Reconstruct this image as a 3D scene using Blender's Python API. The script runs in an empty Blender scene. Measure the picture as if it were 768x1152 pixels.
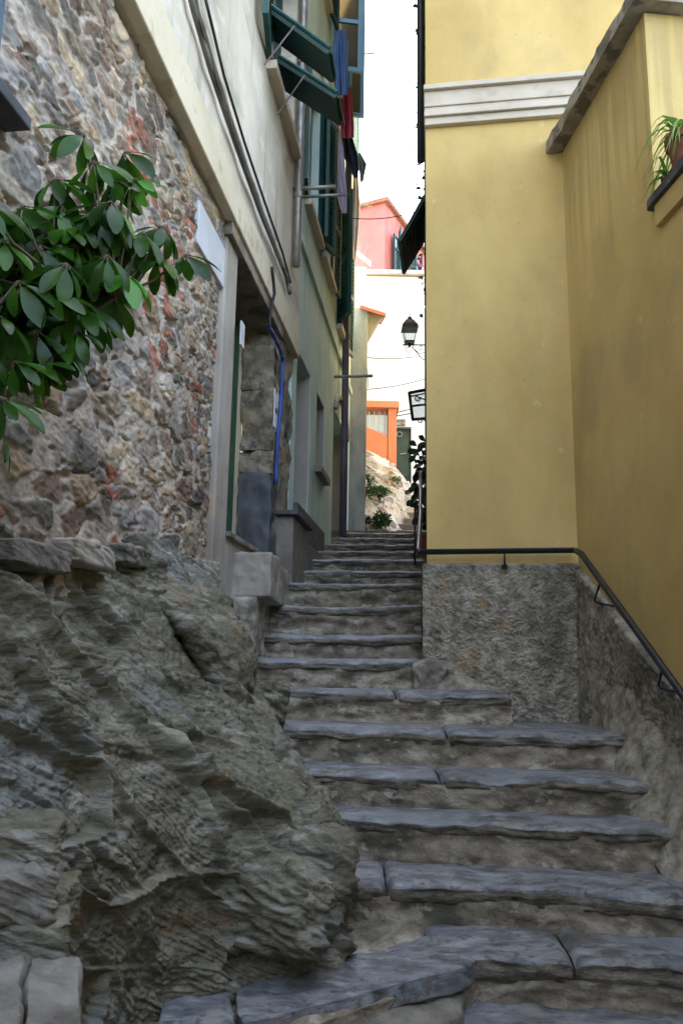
import bpy, math, random
import numpy as np
from mathutils import Vector, Matrix
random.seed(7); rng=np.random.default_rng(7)
scene=bpy.context.scene; col=scene.collection
EYE=1.6
ROLL=.017
F=900.0; PIT=math.atan(169/900); SP,CP=math.sin(PIT),math.cos(PIT)
# ---------------------------------------------------------------- measuring helpers
def ray(px,py):
    p_=(px-384)/F; q_=(576-py)/F; u=p_*math.cos(ROLL)-q_*math.sin(ROLL); v=p_*math.sin(ROLL)+q_*math.cos(ROLL)
    dy=CP-v*SP; return u/dy,(SP+v*CP)/dy
def P(px,py,Y):
    a,b=ray(px,py); return Vector((a*Y,Y,b*Y+EYE))
LS=.123; LX0=-1.2134
def XL(Y): return LX0+LS*Y
def L(Y,z,off=0.0): return (XL(Y)+off, Y-LS*off, z+EYE)
def LP(px,py,off=0.0):
    """point of the left wall plane (pushed off metres into the alley) measured at a photo point -> (Y along wall, z)"""
    a,b=ray(px,py); Y=(LX0+off*(1+LS*LS))/(a-LS); return Y+LS*off, b*Y
def LV(px,py,off=0.0):
    y,z=LP(px,py,off); return Vector(L(y,z,off))
# front yellow wall: Y = FY0 - FS*(X-FX0)
FX0,FY0,FS=.498,4.6,.15
def FW(X,z,off=0.0): return (X-FS*off, FY0-FS*(X-FX0)-off, z+EYE)
# right wall
RX0,RY0,RS=1.335,4.47,.09
def R(Y,z,off=0.0): return (RX0+RS*(RY0-Y)-off, Y-RS*off, z+EYE)
def RP(px,py,off=0.0):
    a,b=ray(px,py); Y=(RX0+RS*RY0-off)/(a+RS); return Y, b*Y
# ---------------------------------------------------------------- numeric noise
def _h(ix,iy,iz,s):
    h=(ix.astype(np.int64)*374761393+iy.astype(np.int64)*668265263+iz.astype(np.int64)*2147483647+s*1274126177)&0xffffffff
    h=((h^(h>>13))*1274126177)&0xffffffff
    h=((h^(h>>16))*2246822519)&0xffffffff
    return ((h^(h>>15))&0xffffff)/float(0x1000000)
def vn(x,y,z,s=0):
    x,y,z=np.broadcast_arrays(x,y,z)
    fx,fy,fz=np.floor(x),np.floor(y),np.floor(z); tx,ty,tz=x-fx,y-fy,z-fz
    tx,ty,tz=[t*t*t*(t*(t*6-15)+10) for t in (tx,ty,tz)]
    r=0
    for a in (0,1):
        for b in (0,1):
            for c in (0,1):
                w=(tx if a else 1-tx)*(ty if b else 1-ty)*(tz if c else 1-tz)
                r=r+w*_h(fx+a,fy+b,fz+c,s)
    return r*2-1
def _rot(x,y,z): return (.36*x+.48*y-.8*z+3.1, -.8*x+.6*y+7.7, .48*x+.64*y+.6*z-1.9)
def fbm(x,y,z,o=4,s=0,g=.5):
    r=0;a=1
    for i in range(o):
        x,y,z=_rot(x,y,z); r=r+a*vn(x,y,z,s+i); a*=g; x,y,z=x*2.03,y*2.03,z*2.03
    return r
def ridged(x,y,z,o=4,s=0,g=.5):
    r=0;a=1
    for i in range(o):
        x,y,z=_rot(x,y,z); r=r+a*(1-2.6*np.abs(vn(x,y,z,s+i))); a*=g; x,y,z=x*2.03,y*2.03,z*2.03
    return r
def vor2(x,y,s=0,j=.85):
    fx,fy=np.floor(x),np.floor(y)
    f1=np.full(x.shape,9.);f2=np.full(x.shape,9.);cx=np.zeros(x.shape);cy=np.zeros(x.shape)
    zz=np.zeros(x.shape)
    for a in (-2,-1,0,1,2):
        for b in (-2,-1,0,1,2):
            gx,gy=fx+a,fy+b
            px_=gx+.5+j*(_h(gx,gy,zz,s)-.5); py_=gy+.5+j*(_h(gx,gy,zz,s+1)-.5)
            d=np.hypot(x-px_,y-py_)
            n=d<f1
            f2=np.where(n,f1,np.minimum(f2,d)); cx=np.where(n,gx,cx); cy=np.where(n,gy,cy); f1=np.where(n,d,f1)
    return f1,f2,cx,cy
def vor3(x,y,z,s=0):
    fx,fy,fz=np.floor(x),np.floor(y),np.floor(z)
    f1=np.full(x.shape,9.);f2=np.full(x.shape,9.);c=[np.zeros(x.shape) for _ in range(3)]
    off=[np.zeros(x.shape) for _ in range(3)]
    for a in (-1,0,1):
        for b in (-1,0,1):
            for e in (-1,0,1):
                g=(fx+a,fy+b,fz+e)
                q=[g[i]+_h(g[0],g[1],g[2],s+i) for i in range(3)]
                dx=[x-q[0],y-q[1],z-q[2]]
                d=np.sqrt(dx[0]**2+dx[1]**2+dx[2]**2); n=d<f1
                f2=np.where(n,f1,np.minimum(f2,d)); f1=np.where(n,d,f1)
                for i in range(3): c[i]=np.where(n,g[i],c[i]); off[i]=np.where(n,dx[i],off[i])
    return f1,f2,c,off
def sst(x,a,b):
    t=np.clip((x-a)/(b-a),0,1); return t*t*(3-2*t)
# ---------------------------------------------------------------- materials
def M(name,cols,scale=(3,3,3),detail=6,rough=.85,bump=None,layers=(),spec=.3,metal=0,attr=None,rot=None,dist=0.0,trans=0,sheen=0,bump2=None):
    m=bpy.data.materials.new(name); m.use_nodes=True; nt=m.node_tree; N=nt.nodes; K=nt.links
    b=N['Principled BSDF']; tc=N.new('ShaderNodeTexCoord')
    def mp(sc,rt=None):
        q=N.new('ShaderNodeMapping'); q.inputs['Scale'].default_value=sc
        if rt: q.inputs['Rotation'].default_value=rt
        K.new(tc.outputs['Object'],q.inputs[0]); return q
    def ns(sc,d=6,ro=.6,rt=None,ds=0.0):
        n=N.new('ShaderNodeTexNoise'); n.inputs['Scale'].default_value=1; n.inputs['Detail'].default_value=d
        n.inputs['Roughness'].default_value=ro; n.inputs['Distortion'].default_value=ds
        K.new(mp(sc,rt).outputs[0],n.inputs['Vector']); return n
    n=ns(scale,detail,.62,rot,dist); r=N.new('ShaderNodeValToRGB'); K.new(n.outputs['Fac'],r.inputs[0])
    e=r.color_ramp.elements
    k=len(cols); lo,hi=.35,.65
    e[0].position=lo; e[0].color=(*cols[0],1); e[1].position=hi; e[1].color=(*cols[-1],1)
    for i in range(1,k-1):
        q=e.new(lo+(hi-lo)*i/(k-1)); q.color=(*cols[i],1)
    out=r.outputs[0]
    if attr:
        at=N.new('ShaderNodeAttribute'); at.attribute_name=attr
        mx=N.new('ShaderNodeMix'); mx.data_type='RGBA'; mx.blend_type='MULTIPLY'; mx.inputs[0].default_value=1
        K.new(at.outputs['Color'],mx.inputs[6]); K.new(out,mx.inputs[7]); out=mx.outputs[2]
    for ly in layers:
        c,sc,a0,a1,fac=ly[:5]; a0=.5+(a0-.5)*.62; a1=.5+(a1-.5)*.62; rt=ly[5] if len(ly)>5 else None
        q=ns(sc,6,.6,rt); mr=N.new('ShaderNodeMapRange'); mr.interpolation_type='SMOOTHSTEP'
        mr.inputs[1].default_value=a0; mr.inputs[2].default_value=a1; mr.inputs[3].default_value=0; mr.inputs[4].default_value=fac
        K.new(q.outputs['Fac'],mr.inputs[0])
        mx=N.new('ShaderNodeMix'); mx.data_type='RGBA'; K.new(mr.outputs[0],mx.inputs[0]); K.new(out,mx.inputs[6]); mx.inputs[7].default_value=(*c,1)
        out=mx.outputs[2]
    K.new(out,b.inputs['Base Color']); b.inputs['Roughness'].default_value=rough; b.inputs['Metallic'].default_value=metal
    b.inputs['Specular IOR Level'].default_value=spec
    prev=None
    for bb in (bump,bump2):
        if bb:
            sc,st,d=bb[:3]; q=ns(sc if isinstance(sc,tuple) else (sc,)*3,8,.65,bb[3] if len(bb)>3 else None)
            bp=N.new('ShaderNodeBump'); bp.inputs['Strength'].default_value=st; bp.inputs['Distance'].default_value=d
            K.new(q.outputs['Fac'],bp.inputs['Height'])
            if prev: K.new(prev,bp.inputs['Normal'])
            prev=bp.outputs[0]
    if prev: K.new(prev,b.inputs['Normal'])
    if trans:
        t=N.new('ShaderNodeBsdfTranslucent'); K.new(out,t.inputs[0]); ms=N.new('ShaderNodeMixShader'); ms.inputs[0].default_value=trans
        K.new(b.outputs[0],ms.inputs[1]); K.new(t.outputs[0],ms.inputs[2]); K.new(ms.outputs[0],N['Material Output'].inputs[0])
    return m
m_yellow=M('yellow_plaster',[(.46,.325,.118),(.545,.393,.15),(.615,.46,.19)],(1.2,1.2,.8),rough=.9,bump=(60,.12,.004),bump2=(4,.25,.01),
  layers=[((.38,.285,.13),(3,3,.6),.52,.85,.35),((.62,.49,.26),(5,5,.9),.58,.88,.3),((.33,.26,.14),(1.1,1.1,1.1),.52,.86,.5),((.42,.33,.165),(6,6,4),.54,.74,.22),((.62,.53,.36),(9,9,7),.80,.83,.4),((.26,.21,.12),(40,40,40),.72,.80,.3)])
m_yellow2=m_yellow.copy(); m_yellow2.name='streaked_yellow_plaster'
def _streak(m,zmax,span):
    nt=m.node_tree;N=nt.nodes;K=nt.links;b=N['Principled BSDF']; src=b.inputs['Base Color'].links[0].from_socket
    g=N.new('ShaderNodeNewGeometry'); sx=N.new('ShaderNodeSeparateXYZ'); K.new(g.outputs['Position'],sx.inputs[0])
    mr=N.new('ShaderNodeMapRange'); mr.inputs[1].default_value=zmax-span; mr.inputs[2].default_value=zmax; K.new(sx.outputs[2],mr.inputs[0])
    mp=N.new('ShaderNodeMapping'); mp.inputs['Scale'].default_value=(16,16,.7); K.new(g.outputs['Position'],mp.inputs[0])
    n=N.new('ShaderNodeTexNoise'); n.inputs['Scale'].default_value=1; n.inputs['Detail'].default_value=5; K.new(mp.outputs[0],n.inputs['Vector'])
    ad=N.new('ShaderNodeMath'); ad.operation='MULTIPLY_ADD'; K.new(mr.outputs[0],ad.inputs[0]); ad.inputs[1].default_value=.42; K.new(n.outputs['Fac'],ad.inputs[2])
    r=N.new('ShaderNodeMapRange'); r.interpolation_type='SMOOTHSTEP'; r.inputs[1].default_value=.66; r.inputs[2].default_value=.95; r.inputs[4].default_value=.30; K.new(ad.outputs[0],r.inputs[0])
    mx=N.new('ShaderNodeMix'); mx.data_type='RGBA'; K.new(r.outputs[0],mx.inputs[0]); K.new(src,mx.inputs[6]); mx.inputs[7].default_value=(.10,.085,.055,1); K.new(mx.outputs[2],b.inputs['Base Color'])
_streak(m_yellow2,EYE+3.05,1.2)
m_rough=M('rough_cast_plaster',[(.15,.135,.10),(.28,.252,.20),(.42,.38,.31)],(16,16,16),rough=.95,bump=(45,.7,.012),
  layers=[((.09,.08,.065),(2.2,2.2,1.3),.52,.72,.7),((.34,.22,.11),(3,3,2),.63,.76,.6),((.40,.38,.33),(11,11,11),.6,.75,.4)])
m_cream=M('cream_plaster',[(.40,.36,.28),(.50,.46,.38),(.60,.55,.46)],(1.5,1.5,1),rough=.92,bump=(50,.15,.004),bump2=(5,.3,.01),
  layers=[((.27,.25,.21),(.9,.9,2.4),.5,.68,.65),((.66,.62,.53),(3,3,6),.58,.75,.5),((.22,.19,.15),(8,8,.6),.6,.8,.4)])
m_band=M('pale_band_plaster',[(.52,.46,.32),(.62,.56,.42)],(3,3,3),rough=.9,bump=(50,.2,.005),layers=[((.30,.25,.16),(6,6,6),.58,.75,.5)])
m_pil=M('grey_plaster',[(.26,.235,.19),(.34,.31,.26),(.40,.37,.31)],(3,3,1.2),rough=.92,bump=(40,.35,.006),
  layers=[((.20,.17,.13),(2,2,3),.55,.75,.6),((.42,.32,.20),(5,5,2),.62,.78,.5)])
m_oldwall=M('worn_plaster_and_stone',[(.13,.115,.09),(.22,.19,.15),(.30,.27,.21)],(6,6,4),rough=.95,bump=(18,.8,.02),bump2=(70,.4,.005),
  layers=[((.33,.24,.14),(3,3,3),.58,.72,.6),((.07,.065,.055),(4,4,2),.60,.74,.7)])
m_stonewall=M('rubble_masonry',[(.72,.72,.72),(1,1,1),(1.22,1.2,1.15)],(28,28,28),rough=.93,attr='Col',bump=(90,.6,.006),bump2=(25,.5,.01))
m_green=M('pale_green_plaster',[(.42,.57,.54),(.50,.65,.62),(.57,.72,.69)],(1.5,1.5,1),rough=.9,bump=(60,.12,.004),
  layers=[((.34,.44,.41),(5,5,.4),.55,.85,.5),((.48,.55,.47),(3,3,3),.62,.8,.4)])
m_greenreveal=M('reveal_plaster',[(.30,.28,.25),(.36,.34,.30)],(3,3,3),rough=.9)
m_plinth=M('stone_plinth',[(.17,.15,.125),(.24,.215,.18)],(14,14,14),rough=.9,bump=(60,.5,.006),layers=[((.11,.10,.09),(3,3,3),.55,.75,.6)])
m_darkstone=M('dark_slab',[(.06,.065,.07),(.10,.105,.11)],(10,10,10),rough=.8,bump=(30,.5,.008))
m_slate=M('worn_slate',[(.09,.096,.104),(.18,.188,.20),(.31,.318,.33)],(9,22,9),rough=.5,spec=.5,detail=10,bump=((14,30,20),.9,.014),bump2=(110,.7,.005),
  layers=[((.085,.075,.055),(3,3,3),.54,.70,.65),((.30,.28,.24),(9,9,9),.60,.70,.6),((.04,.04,.035),(22,30,22),.60,.70,.6),((.25,.29,.33),(2,3,3),.55,.7,.5)])
m_slateedge=M('broken_slate_edge',[(.075,.067,.052),(.16,.143,.113),(.27,.245,.20)],(11,11,30),rough=.9,bump=((20,20,70),1,.02),bump2=(80,.6,.006),
  layers=[((.22,.20,.165),(7,7,14),.6,.74,.6)])
m_mortar=M('riser_mortar',[(.13,.108,.078),(.25,.212,.158),(.40,.35,.27)],(7,7,12),rough=.95,bump=(30,.9,.02),bump2=(100,.5,.004),
  layers=[((.08,.082,.058),(4,4,6),.55,.7,.7),((.46,.42,.34),(9,9,14),.58,.70,.7)])
RR=(0,math.radians(-22),math.radians(12))
m_rock=M('schist',[(.060,.055,.036),(.128,.119,.078),(.200,.188,.135),(.30,.288,.225)],(4,4,15),rough=.74,spec=.45,rot=RR,dist=.6,detail=9,
  bump=((14,14,60),.7,.014,RR),bump2=(90,.8,.006),
  layers=[((.125,.132,.068),(2.2,2.2,3),.52,.72,.5),((.36,.36,.33),(6,6,30),.60,.76,.45,RR),((.035,.032,.024),(7,7,34),.60,.76,.6,RR),((.20,.13,.065),(3,3,6),.6,.72,.5),((.03,.028,.02),(45,45,80),.60,.80,.45,RR),((.42,.42,.38),(38,38,70),.66,.86,.4,RR),((.21,.23,.235),(1.4,1.4,2),.54,.68,.45)])
m_rock2=M('pale_stone',[(.12,.11,.09),(.20,.185,.155),(.28,.265,.23)],(8,8,16),rough=.85,bump=(35,.8,.014),bump2=(90,.4,.004),
  layers=[((.09,.10,.06),(4,4,4),.56,.7,.5)])
m_wood=M('dark_wood',[(.03,.022,.015),(.06,.045,.03)],(20,20,3),rough=.7)
m_dgreen=M('dark_green_paint',[(.006,.028,.022),(.012,.045,.036)],(8,8,3),rough=.5,spec=.4)
m_shut=M('shutter_paint',[(.008,.045,.040),(.02,.085,.080)],(6,6,2),rough=.5,layers=[((.06,.16,.17),(7,7,1),.6,.85,.4)])
m_bluepaint=M('light_blue_paint',[(.16,.36,.58),(.24,.46,.68)],(6,6,2),rough=.5)
m_greenstrip=M('faded_green_paint',[(.02,.07,.035),(.045,.11,.06)],(8,8,2),rough=.7)
m_iron=M('painted_iron',[(.02,.022,.028),(.035,.038,.045)],(30,30,30),rough=.38,metal=.4,spec=.5,bump=(120,.15,.001))
m_galv=M('galvanised_pipe',[(.20,.19,.18),(.34,.33,.32)],(12,12,12),rough=.5,metal=.5)
m_pvc=M('purple_grey_pipe',[(.07,.06,.085),(.12,.10,.14)],(8,8,2),rough=.5)
m_bluecable=M('blue_conduit',[(.02,.05,.20),(.03,.075,.28)],(8,8,8),rough=.45)
m_cable=M('black_cable',[(.015,.015,.016),(.03,.03,.03)],(8,8,8),rough=.6)
m_greycable=M('grey_cable',[(.10,.09,.08),(.17,.15,.135)],(9,9,9),rough=.7)
m_marble=M('white_marble',[(.44,.46,.49),(.54,.56,.58)],(4,4,4),rough=.5,layers=[((.38,.38,.38),(3,9,9),.6,.75,.4)])
m_white=M('white_plaster',[(.56,.57,.58),(.66,.67,.68)],(1,1,1),rough=.9,bump=(30,.15,.005),layers=[((.5,.5,.47),(2,2,.4),.6,.8,.4)])
m_pink=M('pink_plaster',[(.42,.12,.10),(.50,.16,.14)],(1,1,1),rough=.9,layers=[((.52,.25,.21),(1,1,.4),.55,.75,.5)])
m_orange=M('orange_plaster',[(.56,.19,.10),(.62,.24,.13)],(2,2,2),rough=.9)
m_conc=M('weathered_concrete',[(.17,.19,.19),(.26,.28,.275),(.34,.35,.34)],(2,2,1.2),rough=.93,bump=(30,.4,.01),layers=[((.12,.13,.13),(5,5,.6),.52,.72,.6)])
m_coping=M('weathered_coping',[(.20,.175,.14),(.31,.28,.23),(.40,.36,.31)],(5,5,5),rough=.93,bump=(30,.6,.01),layers=[((.07,.06,.05),(5,5,5),.52,.66,.75)])
m_mould=M('cornice_plaster',[(.46,.40,.32),(.56,.50,.41)],(3,3,3),rough=.9,bump=(40,.2,.004),layers=[((.36,.31,.25),(4,4,9),.58,.75,.5)])
m_pave=M('path_stone',[(.13,.125,.12),(.22,.21,.20)],(4,4,4),rough=.85,bump=(20,.5,.01))
m_ground=M('ground_earth',[(.09,.085,.06),(.17,.155,.12)],(.6,.6,.6),rough=.95,bump=(6,.5,.03),layers=[((.05,.09,.03),(.3,.3,.3),.5,.65,.8)])
m_leaf=M('glossy_leaf',[(.010,.042,.003),(.028,.092,.006),(.06,.165,.010)],(7,7,7),rough=.30,spec=.35,trans=.4)
m_leafy=M('young_leaf',[(.06,.24,.02),(.11,.34,.03)],(7,7,7),rough=.35,spec=.5,trans=.35)
m_stem=M('plant_stem',[(.09,.075,.04),(.14,.12,.07)],(20,20,20),rough=.8)
m_bush=M('bush_leaf',[(.03,.085,.02),(.07,.15,.035)],(5,5,5),rough=.6,trans=.25)
m_dbush=M('dark_leaf',[(.006,.022,.010),(.014,.045,.018)],(5,5,5),rough=.35,spec=.5,trans=.1)
m_spider=M('striped_leaf',[(.13,.27,.04),(.26,.40,.10)],(9,9,9),rough=.45,trans=.3)
m_pot=M('terracotta',[(.20,.07,.045),(.30,.12,.075)],(12,12,12),rough=.85,bump=(40,.4,.004),layers=[((.30,.27,.24),(9,9,9),.6,.75,.5)])
m_soil=M('soil',[(.03,.02,.015),(.06,.045,.03)],(20,20,20),rough=1)
m_flower=M('pink_petal',[(.55,.03,.16),(.70,.07,.25)],(9,9,9),rough=.6,trans=.3)
def cloth(n,a,b): return M(n,[a,b],(9,9,3),rough=.9,bump=(60,.2,.003),trans=.15)
m_glass=M('dark_glass',[(.03,.04,.045),(.05,.06,.065)],(2,2,2),rough=.06,spec=.8)
m_pglass=M('clear_glass',[(.50,.58,.64),(.60,.68,.74)],(3,3,3),rough=.1)
_nt=m_pglass.node_tree; _t=_nt.nodes.new('ShaderNodeBsdfTransparent'); _t.inputs[0].default_value=(.86,.92,.95,1); _m=_nt.nodes.new('ShaderNodeMixShader'); _m.inputs[0].default_value=.75
_nt.links.new(_nt.nodes['Principled BSDF'].outputs[0],_m.inputs[1]); _nt.links.new(_t.outputs[0],_m.inputs[2]); _nt.links.new(_m.outputs[0],_nt.nodes['Material Output'].inputs[0])
# ---------------------------------------------------------------- objects
ABS={}
def setp(o,label=None,cat=None,group=None,kind=None):
    if label:o['label']=label
    if cat:o['category']=cat
    if group:o['group']=group
    if kind:o['kind']=kind
    return o
def empty(name,loc,label=None,cat=None,group=None,kind=None):
    o=bpy.data.objects.new(name,None); col.objects.link(o); o.location=loc; o.empty_display_size=.1
    ABS[o]=Vector(loc); return setp(o,label,cat,group,kind)
def mk(name,V,Fc,mat,parent=None,smooth=False,vcol=None,label=None,cat=None,group=None,kind=None,bevel=0,mats=None):
    V=np.asarray(V,dtype=np.float64).reshape(-1,3)
    if parent is not None: org=np.array(ABS[parent])
    else: org=np.array([(V[:,0].min()+V[:,0].max())/2,(V[:,1].min()+V[:,1].max())/2,V[:,2].min()])
    me=bpy.data.meshes.new(name)
    if isinstance(Fc,np.ndarray):
        me.vertices.add(len(V)); me.vertices.foreach_set('co',(V-org).astype(np.float32).ravel())
        nf=len(Fc); k=Fc.shape[1]
        me.loops.add(nf*k); me.loops.foreach_set('vertex_index',Fc.astype(np.int32).ravel())
        me.polygons.add(nf); me.polygons.foreach_set('loop_start',np.arange(nf,dtype=np.int32)*k)
        me.update(calc_edges=True); me.validate()
    else:
        me.from_pydata([tuple(v) for v in (V-org)],[],Fc); me.update()
    me.materials.append(mat)
    if vcol is not None:
        a=me.color_attributes.new('Col','FLOAT_COLOR','POINT'); c=np.ones((len(V),4),np.float32); c[:,:3]=vcol; a.data.foreach_set('color',c.ravel())
    if smooth: me.polygons.foreach_set('use_smooth',[True]*len(me.polygons))
    o=bpy.data.objects.new(name,me); col.objects.link(o)
    if parent is not None: o.parent=parent; ABS[o]=ABS[parent]
    else: o.location=org; ABS[o]=Vector(org)
    if bevel:
        b=o.modifiers.new('Bevel','BEVEL'); b.width=bevel; b.segments=2; b.limit_method='ANGLE'
    return setp(o,label,cat,group,kind)
def gridF(nu,nv):
    i=np.arange(nu-1)[:,None]; j=np.arange(nv-1)[None,:]; a=(i*nv+j).ravel()
    return np.stack([a,a+nv,a+nv+1,a+1],1)
def gridO(name,X,Y,Z,mat,**k):
    nu,nv=X.shape; m2=k.pop('mat2',None); sel=k.pop('sel',None)
    ob=mk(name,np.stack([X,Y,Z],-1).reshape(-1,3),gridF(nu,nv),mat,smooth=k.pop('smooth',True),**k)
    if m2 is not None:
        ob.data.materials.append(m2); ob.data.polygons.foreach_set('material_index',sel[:-1,:-1].astype(np.int32).ravel())
    return ob
class MB:
    def __init__(s): s.v=[];s.f=[]
    def hexa(s,c):   # c: 4 bottom ccw, 4 top
        n=len(s.v); s.v+= [tuple(p) for p in c]
        for q in ((3,2,1,0),(4,5,6,7),(0,1,5,4),(1,2,6,5),(2,3,7,6),(3,0,4,7)): s.f.append(tuple(n+i for i in q))
        return s
    def box(s,x0,x1,y0,y1,z0,z1): return s.hexa([(x0,y0,z0),(x1,y0,z0),(x1,y1,z0),(x0,y1,z0),(x0,y0,z1),(x1,y0,z1),(x1,y1,z1),(x0,y1,z1)])
    def frame(s,o,ax,ay,az): # oriented box from corner
        o,ax,ay,az=map(Vector,(o,ax,ay,az)); return s.hexa([o,o+ax,o+ax+ay,o+ay,o+az,o+ax+az,o+ax+ay+az,o+ay+az])
    def bx(s,fn,a0,a1,z0,z1,o0,o1): # box in wall coordinates fn(a,z,off)
        return s.hexa([fn(a0,z0,o1),fn(a1,z0,o1),fn(a1,z0,o0),fn(a0,z0,o0),fn(a0,z1,o1),fn(a1,z1,o1),fn(a1,z1,o0),fn(a0,z1,o0)])
    def tube(s,pts,r,n=8,cap=True):
        pts=[Vector(p) for p in pts]; k=len(pts); rs=r if isinstance(r,(list,tuple)) else [r]*k
        base=len(s.v); up=None
        for i,p in enumerate(pts):
            d=(pts[min(i+1,k-1)]-pts[max(i-1,0)]).normalized()
            if up is None:
                up=Vector((0,0,1)) if abs(d.z)<.9 else Vector((1,0,0))
            a=d.cross(up).normalized(); b=a.cross(d).normalized(); up=b
            for j in range(n):
                t=2*math.pi*j/n; s.v.append(tuple(p+a*rs[i]*math.cos(t)+b*rs[i]*math.sin(t)))
        for i in range(k-1):
            for j in range(n):
                q=base+i*n; s.f.append((q+j,q+(j+1)%n,q+n+(j+1)%n,q+n+j))
        if cap: s.f.append(tuple(base+j for j in range(n))[::-1]); s.f.append(tuple(base+(k-1)*n+j for j in range(n)))
        return s
    def lathe(s,c,prof,n=20):
        base=len(s.v)
        for r,z in prof:
            for j in range(n):
                t=2*math.pi*j/n; s.v.append((c[0]+r*math.cos(t),c[1]+r*math.sin(t),c[2]+z))
        for i in range(len(prof)-1):
            for j in range(n):
                q=base+i*n; s.f.append((q+j,q+(j+1)%n,q+n+(j+1)%n,q+n+j))
        s.f.append(tuple(base+j for j in range(n))[::-1]); s.f.append(tuple(base+(len(prof)-1)*n+j for j in range(n)))
        return s
    def out(s,name,mat,parent=None,**k): return mk(name,s.v,s.f,mat,parent,**k)
def sheet(name,fn,avals,zvals,holes,depth,mat,parent=None,**k):
    """wall of real thickness with openings; fn(a,z,off)"""
    av,zv=sorted(set(avals)),sorted(set(zvals)); v=[];f=[];ix={}
    def vid(i,j,b):
        key=(i,j,b)
        if key not in ix: ix[key]=len(v); v.append(fn(av[i],zv[j],-depth if b else 0))
        return ix[key]
    def solid(i,j):
        if i<0 or j<0 or i>=len(av)-1 or j>=len(zv)-1: return False
        a=(av[i]+av[i+1])/2; z=(zv[j]+zv[j+1])/2
        return not any(h[0]<a<h[1] and h[2]<z<h[3] for h in holes)
    for i in range(len(av)-1):
        for j in range(len(zv)-1):
            if not solid(i,j): continue
            f.append((vid(i,j,0),vid(i+1,j,0),vid(i+1,j+1,0),vid(i,j+1,0)))
            f.append((vid(i,j,1),vid(i,j+1,1),vid(i+1,j+1,1),vid(i+1,j,1)))
            if not solid(i-1,j): f.append((vid(i,j,0),vid(i,j+1,0),vid(i,j+1,1),vid(i,j,1)))
            if not solid(i+1,j): f.append((vid(i+1,j,0),vid(i+1,j,1),vid(i+1,j+1,1),vid(i+1,j+1,0)))
            if not solid(i,j-1): f.append((vid(i,j,0),vid(i,j,1),vid(i+1,j,1),vid(i+1,j,0)))
            if not solid(i,j+1): f.append((vid(i,j+1,0),vid(i+1,j+1,0),vid(i+1,j+1,1),vid(i,j+1,1)))
    return mk(name,v,f,mat,parent,**k)
def rough(name,c8,mat,parent=None,n=24,r=.25,amp=.01,freq=8,strat=0,seed=0,**k):
    """a worn stone block: rounded hexahedron with broken faces. c8: 4 bottom ccw, 4 top"""
    c=np.array([tuple(p) for p in c8]); V=[];Fs=[];base=0
    t=np.linspace(-1,1,n)
    A,B=np.meshgrid(t,t,indexing='ij'); O=np.ones_like(A)
    for q,flip in (((A,B,O),0),((A,B,-O),1),((A,O,B),1),((A,-O,B),0),((O,A,B),0),((-O,A,B),1)):
        V.append(np.stack([x.ravel() for x in q],1)); ff=gridF(n,n)+base
        Fs.append(ff[:,::-1] if flip else ff); base+=n*n
    Q=np.concatenate(V); Fc=np.concatenate(Fs)
    key=np.round(Q*1e5).astype(np.int64); _,idx,inv=np.unique(key,axis=0,return_index=True,return_inverse=True)
    Q=Q[idx]; Fc=inv.ravel()[Fc]
    inn=np.clip(Q,-(1-r),1-r); d=Q-inn; ln=np.linalg.norm(d,axis=1,keepdims=True); ln[ln==0]=1
    q=inn+d/ln*r
    x,y,z=(q.T+1)/2
    def tri(x,y,z):
        w=[(1-x)*(1-y)*(1-z),x*(1-y)*(1-z),x*y*(1-z),(1-x)*y*(1-z),(1-x)*(1-y)*z,x*(1-y)*z,x*y*z,(1-x)*y*z]
        return sum(w[i][:,None]*c[i][None,:] for i in range(8))
    W=tri(x,y,z); cen=c.mean(0); nd=W-cen; dn=d/ln
    sx=np.linalg.norm(c[1]-c[0]);sy=np.linalg.norm(c[3]-c[0]);sz=np.linalg.norm(c[4]-c[0])
    ex=(c[1]-c[0])/sx; ey=(c[3]-c[0])/sy; ez=(c[4]-c[0])/sz
    nn=dn[:,0:1]*ex+dn[:,1:2]*ey+dn[:,2:3]*ez
    X,Y,Z=W.T
    h=amp*fbm(X*freq,Y*freq,Z*freq,5,seed)
    if strat:
        B_=X*.40+Z*.9+Y*.3; f1,f2,cc,of=vor3(X*7,B_*26,Y*7,seed+5); h=h+strat*2.2*(_h(cc[0],cc[1],cc[2],seed)-.5)*sst(f2-f1,0,.2)+strat*.5*ridged(X*9,B_*60,Y*9,3,seed+6)
    W=W+nn*h[:,None]
    return mk(name,W,Fc,mat,parent,smooth=True,**k)
def corners(x0,x1,y0,y1,z0,z1,sk=0):
    return [(x0,y0-sk*x0,z0),(x1,y0-sk*x1,z0),(x1,y1-sk*x1,z0),(x0,y1-sk*x0,z0),(x0,y0-sk*x0,z1),(x1,y0-sk*x1,z1),(x1,y1-sk*x1,z1),(x0,y1-sk*x0,z1)]
# ================================================================ GROUND
xs=np.concatenate([np.linspace(-300,-20,10),np.linspace(-15,15,31),np.linspace(20,300,10)]); ys=np.concatenate([np.linspace(-300,-20,10),np.linspace(-15,9,25),np.linspace(12,60,17),np.linspace(80,400,8)])
X,Y=np.meshgrid(xs,ys,indexing='ij')
gridO('ground',X,Y,-.02+sst(Y,14,60)*6.0,m_ground,kind='structure')
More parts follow.
